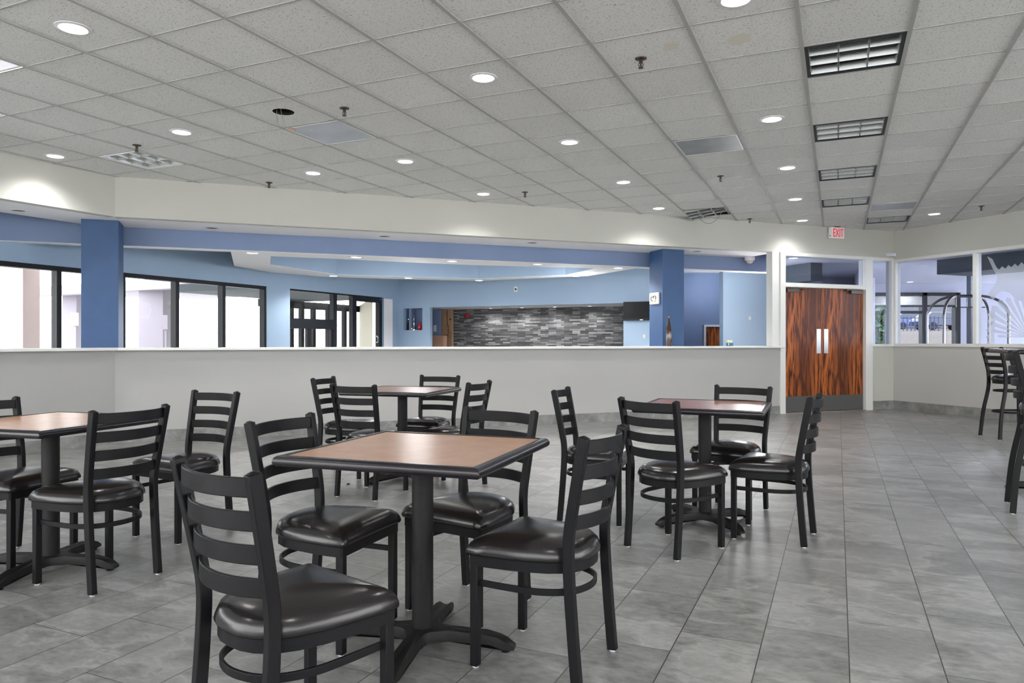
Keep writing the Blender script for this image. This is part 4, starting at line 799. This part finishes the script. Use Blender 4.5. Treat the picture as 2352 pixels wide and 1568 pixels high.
# smoke detector / camera dome under the soffit
p = ceil_pt(1722, 585, SOFF); p = BACK.p(BACK.s(1722, 0.80), 0.80, SOFF); t = thing('security_dome', 'white round ceiling device under the soffit near the end post', 'camera', p)
m = MB(); m.lathe([(0.085, 0), (0.085, -0.045), (0.075, -0.06)], 28); m.build('housing', M['ceilwhite'], t); m = MB(); m.lathe([(0.06, -0.06), (0.055, -0.085), (0.035, -0.105), (0.005, -0.112)], 24); m.build('dome', M['alarm'], t)
# exit sign
s0 = BACK.s(1910, -0.09); ex = thing('exit_sign', 'lit exit sign with red letters at the ceiling above the rosewood doors', 'sign', (0, 0, 0)); ex.matrix_world = BACK.mat4(s0, -0.09, 2.855)
m = MB(); m.box((0.135, 0.035, 0.09), (0.27, 0.07, 0.185)); m.build('housing', M['signwhite'], ex, smooth=0, bevel=0.006)
m = MB(); m.box((0.14, 0.035, 0.19), (0.10, 0.06, 0.012)); m.build('mount', M['dark'], ex, smooth=0)
fc = bpy.data.curves.new('lettering', 'FONT'); fc.body = 'EXIT'; fc.size = 0.195; fc.extrude = 0.002; fc.align_x = 'CENTER'; fc.offset = 0.0; fc.materials.append(M['signred'])
ft = bpy.data.objects.new('lettering_curve', fc); C.objects.link(ft); dg = bpy.context.evaluated_depsgraph_get(); fm = bpy.data.meshes.new_from_object(ft.evaluated_get(dg)); bpy.data.objects.remove(ft); fo = bpy.data.objects.new('lettering', fm); C.objects.link(fo); fo.parent = ex; fo.location = (0.138, -0.003, 0.022); fo.rotation_euler = (pi / 2, 0, 0); fo.scale = (0.56, 1, 1)
m = MB(); m.lathe([(0.008, 0), (0.008, 0.004)], 12, M4=Matrix.Translation((-0.001, 0.03, 0.04)) @ Matrix.Rotation(-pi / 2, 4, 'Y')); m.build('test_button', M['ink'], ex)

# ------------------------------------------------------------------ things in the lobby and on the ledge
def on_ledge(px, off=0.2): return BACK.p(BACK.s(px, off), off, 1.0875)
p = on_ledge(1536, 0.24); t = thing('bottle_vase', 'tall dark brown bottle vase on the ledge before the blue column', 'vase', p)
m = MB(); m.lathe([(0.040, 0), (0.046, 0.06), (0.048, 0.16), (0.045, 0.22), (0.034, 0.30), (0.020, 0.38), (0.013, 0.43), (0.012, 0.47), (0.015, 0.485), (0.011, 0.485), (0.009, 0.44)], 28, cap=False); m.lathe([(0.04, 0.0), (0.002, 0.001)], 28); m.build('vase_body', M['bottle'], t, smooth=60)
m = MB(); m.lathe([(0.0462, 0.215), (0.0470, 0.22), (0.0440, 0.232)], 28, cap=False); m.build('ridge_band', M['brass'], t)
p = on_ledge(1676, 0.22); t = thing('card_box', 'small teal card box with a cream lid on the ledge near the end post', 'box', p, atan2(BACK.d.y, BACK.d.x))
m = MB(); m.box((0, 0, 0.026), (0.105, 0.04, 0.052)); m.build('box_body', M['teal'], t, smooth=0, bevel=0.002); m = MB(); m.box((-0.008, 0, 0.074), (0.098, 0.036, 0.042)); m.build('lid', M['paper'], t, smooth=0, bevel=0.002)
m = MB(); m.box((-0.035, -0.0205, 0.03), (0.015, 0.001, 0.03)); m.build('white_mark', M['white'], t, smooth=0)
# framed panel on the second column's side face
cs = BACK.s(1522, 0.37); c4 = BACK.p(cs - 0.004, 0.58, 0); fp = thing('wall_plaque', 'white plaque with a black and ochre print on the side of the second blue column', 'plaque', (0, 0, 0))
q = BACK.p(cs, 0.37 + 0.215, EYE + (784 - 683) / F * 11.15); fp.matrix_world = Matrix(((-BACK.n.x, -BACK.d.x * -1, 0, q.x), (-BACK.n.y, BACK.d.y, 0, q.y), (0, 0, 1, q.z), (0, 0, 0, 1)))
m = MB(); m.box((0, -0.014, 0), (0.27, 0.028, 0.185)); m.build('plate', M['white'], fp, smooth=0, bevel=0.012)
m = MB(); m.box((0.0, -0.0295, 0), (0.17, 0.002, 0.14)); m.build('cream_field', M['alarm'], fp, smooth=0)
m = MB(); arc = lambda cx, cz, rx, rz, a0, a1, n=12: [(cx + rx * cos(R(a0 + (a1 - a0) * k / n)), -0.0315, cz + rz * sin(R(a0 + (a1 - a0) * k / n))) for k in range(n + 1)]
m.sweep(arc(-0.03, 0.0, 0.045, 0.036, 60, 290), 0.004, 0.014, up=Vector((0, 1, 0))); m.build('black_mark', M['ink'], fp, smooth=0)
m = MB(); m.sweep(arc(0.03, 0.012, 0.04, 0.030, -60, 200), 0.004, 0.014, up=Vector((0, 1, 0))); m.build('curl_mark', M['ink'], fp, smooth=0)
m = MB(); m.sweep(arc(0.0, -0.02, 0.07, 0.028, 200, 340), 0.004, 0.014, up=Vector((0, 1, 0))); m.build('ochre_mark', M['gold'], fp, smooth=0)
# television
tv = thing('wall_television', 'black flat television on the lobby wall beside the blue column', 'television'); a, b = LOB.s(1434), LOB.s(1434) + 0.66; zt, zb2 = LOB.z(1460, 693), LOB.z(1460, 736)
tv.matrix_world = LOB.mat4(a, -0.08, zb2); w, h = b - a, zt - zb2
m = MB(); m.box((w / 2, 0.02, h / 2), (w, 0.04, h)); m.build('case', M['dark'], tv, smooth=0, bevel=0.006); m = MB(); m.box((w / 2, -0.001, h / 2 + 0.01), (w - 0.04, 0.002, h - 0.06)); m.build('screen', M['black'], tv, smooth=0); m = MB(); m.box((w / 2, 0.06, h / 2), (0.2, 0.038, 0.15)); m.build('bracket', M['dark'], tv, smooth=0)
m = MB(); m.box((w * .55, -0.002, 0.012), (0.06, 0.002, 0.01)); m.build('front_badge', M['silver'], tv, smooth=0)
# niche ornaments
def in_niche(px, off): return LOB.p(LOB.s(px, off), off, zn0)
t = thing('red_vase', 'small red pointed vase in the lobby wall niche', 'vase', in_niche(964, 0.14)); m = MB(); m.lathe([(0.026, 0), (0.040, 0.03), (0.046, 0.07), (0.036, 0.12), (0.018, 0.165), (0.008, 0.19), (0.004, 0.20)], 24); m.build('vase_body', M['red'], t, smooth=60); m = MB(); m.lathe([(0.028, 0), (0.028, 0.006)], 20); m.build('foot_ring', M['red'], t)
t = thing('silver_figurine', 'tall silver ornament in the middle of the lobby wall niche', 'ornament', in_niche(951, 0.15)); m = MB(); m.lathe([(0.045, 0), (0.045, 0.02), (0.018, 0.035), (0.03, 0.07), (0.010, 0.10)], 20); m.build('pedestal', M['silver'], t, smooth=50); m = MB(); m.lathe([(0.010, 0.10), (0.014, 0.15), (0.009, 0.22), (0.022, 0.25), (0.024, 0.27), (0.010, 0.29), (0.012, 0.31), (0.004, 0.33)], 20); m.build('figure', M['silver'], t, smooth=60); m = MB(); m.lathe([(0.02, 0.0), (0.032, 0.02), (0.030, 0.045), (0.012, 0.065)], 16, c=(-0.05, -0.03, 0)); m.build('bauble', M['silver'], t, smooth=60)
t = thing('dark_bottle', 'slim dark bottle at the window end of the lobby wall niche', 'bottle', in_niche(938, 0.16)); m = MB(); m.lathe([(0.024, 0), (0.026, 0.03), (0.025, 0.14), (0.010, 0.18), (0.009, 0.24)], 18); m.build('bottle_body', M['black'], t, smooth=60); m = MB(); m.lathe([(0.012, 0.238), (0.012, 0.262)], 14); m.build('stopper', M['silver'], t)
# alcove fittings
def plate(px, py, off, w, h, name, label, cat, matn, line=LOB, d=0.012, parts=True):
    t = thing(name, label, cat); t.matrix_world = line.mat4(line.s(px, off), off - d, line.z(px, py, off)); m = MB(); m.box((0, d / 2, 0), (w, d, h)); m.build('cover_plate', M[matn], t, smooth=0, bevel=0.002)
    if parts:
        for s in (-1, 1): m = MB(); m.box((0, -0.002, s * h * 0.22), (w * 0.45, 0.004, h * 0.26)); m.build('socket' if 'outlet' in name else 'rocker', M['alarm'], t, smooth=0)
    return t
plate(999, 754, 0.90, 0.075, 0.15, 'wall_outlet', 'white double outlet on the dim blue side of the front desk alcove', 'outlet', 'white')
plate(1480, 772, 0.0, 0.045, 0.07, 'light_switch', 'small white switch on the lobby wall below the television', 'switch', 'white')
plate(1722, 731, R1o, 0.05, 0.08, 'light_switch', 'small white switch alone on the pale blue wall near the end post', 'switch', 'white', BACK)
plate(1185, 664, 0.0, 0.075, 0.11, 'strobe_plate', 'small white plate with a black dot high on the blue wall above the stone', 'plate', 'white', LOB, 0.012, False)
o = [c for c in bpy.data.objects if c.name.startswith('strobe_plate')][0]; m = MB(); m.lathe([(0.022, 0), (0.018, 0.006)], 14, M4=Matrix.Translation((0, -0.001, 0)) @ Matrix.Rotation(pi / 2, 4, 'X')); m.build('dark_lens', M['ink'], o)
t = thing('fire_strobe', 'dark red fire alarm on the stone wall of the front desk', 'alarm'); t.matrix_world = LOB.mat4(LOB.s(1075, 1.25), 1.20, LOB.z(1075, 725, 1.25)); m = MB(); m.box((0, 0.025, 0), (0.115, 0.05, 0.115)); m.build('housing', M['strobe'], t, smooth=0, bevel=0.008); m = MB(); m.box((0, -0.006, 0.01), (0.05, 0.012, 0.05)); m.build('lens', M['red'], t, smooth=0)
t = thing('wood_panel', 'raw wooden board panel beside the stone wall', 'panel'); t.matrix_world = LOB.mat4(LOB.s(1012, 1.1), 1.1, LF); w = LOB.s(1040, 1.1) - LOB.s(1012, 1.1); hh = zh - LF
for k in range(2): m = MB(); m.box((w * (0.27 + 0.48 * k), 0.02, hh / 2), (w * 0.46, 0.04, hh)); m.build('board', M['plank'], t, smooth=0, bevel=0.003)
m = MB(); m.box((w * 0.98, 0.0, hh / 2), (0.02, 0.06, hh)); m.build('edge_strip', M['desk'], t, smooth=0); m = MB(); m.lathe([(0.022, 0), (0.022, 0.01)], 14, M4=Matrix.Translation((w * .8, 0.0, LOB.z(1036, 733, 1.1) - LF)) @ Matrix.Rotation(pi / 2, 4, 'X')); m.build('knob', M['ink'], t)
m = MB(); m.tube(lerp_path([(w * .55, -0.006, hh - .02), (w * .55, -0.006, hh - .3), (w * .66, -0.006, hh - .42), (w * .62, -0.006, hh - .62)], 5), 0.006, 6, up=Vector((0, 1, 0))); m.build('loose_cable', M['ink'], t)
t = thing('front_desk_cabinet', 'tan cabinet in the corner of the front desk alcove', 'cabinet'); t.matrix_world = LOB.mat4(LOB.s(993, 0.75), 0.75, LF); w = LOB.s(1020, 0.75) - LOB.s(993, 0.75); hh = LOB.z(1000, 770, 0.75) - LF
m = MB(); m.box((w / 2, 0.07, hh / 2), (w, 0.14, hh)); m.build('carcass', M['desk'], t, smooth=0, bevel=0.003); m = MB(); m.box((w / 2, -0.008, hh / 2), (w - 0.03, 0.015, hh - 0.06)); m.build('door', M['desk'], t, smooth=0, bevel=0.002)
t = thing('desk_bracket_shelf', 'wooden bracket shelf against the board panel by the stone wall', 'shelf'); t.matrix_world = LOB.mat4(LOB.s(1017, 1.0), 0.97, LOB.z(1022, 768, 1.0)); m = MB(); m.box((0.09, 0.05, 0.0), (0.18, 0.10, 0.02)); m.build('shelf_board', M['plank'], t, smooth=0); m = MB(); m.add([(0.01, 0.04, -0.01), (0.12, 0.04, -0.01), (0.01, 0.04, -0.2), (0.01, 0.07, -0.01), (0.12, 0.07, -0.01), (0.01, 0.07, -0.2)], [(0, 1, 2), (5, 4, 3), (0, 1, 4, 3), (1, 2, 5, 4), (2, 0, 3, 5)]); m.build('bracket', M['bottle'], t, smooth=0)
# small debris on the floor
q = (1801 / 1801 * (800 - 1176) / F * 5.85, 5.85); m = MB(); m.lathe([(0.004, 0), (0.014, 0.004), (0.012, 0.011), (0.003, 0.014)], 8, c=(q[0], q[1], 0.0005)); tag(m.build('floor_crumb', M['ink']), 'tiny dark crumb on the floor tiles near the table by the half wall', 'crumb')

# ------------------------------------------------------------------ unseen wall behind the camera, windows sized to let in fill light
RY = -4.5
m = MB(); m.box((0, RY, 0.5), (24, 0.12, 1.0)); m.box((0, RY, 3.0), (24, 0.12, 0.1)); 
struct(m.build('wall_rear', M['wall'], smooth=0)); w6 = sroot('window_6', 'windows along the wall behind the camera'); m = MB()
for k in range(9): m.box((-11 + k * 2.75, RY, 1.97), (0.08, 0.12, 1.94))
m.build('window_frame', M['dark'], w6, smooth=0); m = MB(); m.box((0, RY, 1.97), (22, 0.008, 1.94)); m.build('pane', M['glass'], w6, smooth=0)

# ------------------------------------------------------------------ world, camera
w = bpy.data.worlds.new('overcast_sky'); bpy.context.scene.world = w; w.use_nodes = True; nt = w.node_tree; bg = nt.nodes['Background']
tc = nt.nodes.new('ShaderNodeTexCoord'); sp = nt.nodes.new('ShaderNodeSeparateXYZ'); rp = nt.nodes.new('ShaderNodeValToRGB')
nt.links.new(tc.outputs['Generated'], sp.inputs[0]); mr = nt.nodes.new('ShaderNodeMapRange'); mr.inputs[1].default_value = -0.2; mr.inputs[2].default_value = 0.7
nt.links.new(sp.outputs[2], mr.inputs[0]); nt.links.new(mr.outputs[0], rp.inputs[0]); rp.color_ramp.elements[0].color = (1, 0.99, 0.98, 1); rp.color_ramp.elements[1].color = (0.95, 0.965, 1.0, 1)
nt.links.new(rp.outputs[0], bg.inputs[0]); bg.inputs[1].default_value = 7.0
cam = bpy.data.cameras.new('camera'); co = bpy.data.objects.new('camera', cam); C.objects.link(co); bpy.context.scene.camera = co
cam.sensor_width = 36; cam.lens = F / 2352 * 36; cam.clip_start = 0.05; cam.clip_end = 300; co.location = (0, 0, EYE); co.rotation_euler = (pi / 2, 0, 0)
sc = bpy.context.scene; sc.view_settings.view_transform = 'Standard'; sc.view_settings.look = 'None'; sc.view_settings.exposure = 0.0; sc.view_settings.gamma = 1.0
try:
    sc.cycles.max_bounces = 6; sc.cycles.diffuse_bounces = 4; sc.cycles.glossy_bounces = 3; sc.cycles.use_adaptive_sampling = True; sc.cycles.adaptive_threshold = 0.2; sc.cycles.adaptive_min_samples = 16; sc.cycles.transparent_max_bounces = 12; sc.cycles.use_denoising = True; sc.cycles.caustics_reflective = False; sc.cycles.caustics_refractive = False; sc.cycles.sample_clamp_indirect = 6
except Exception: pass
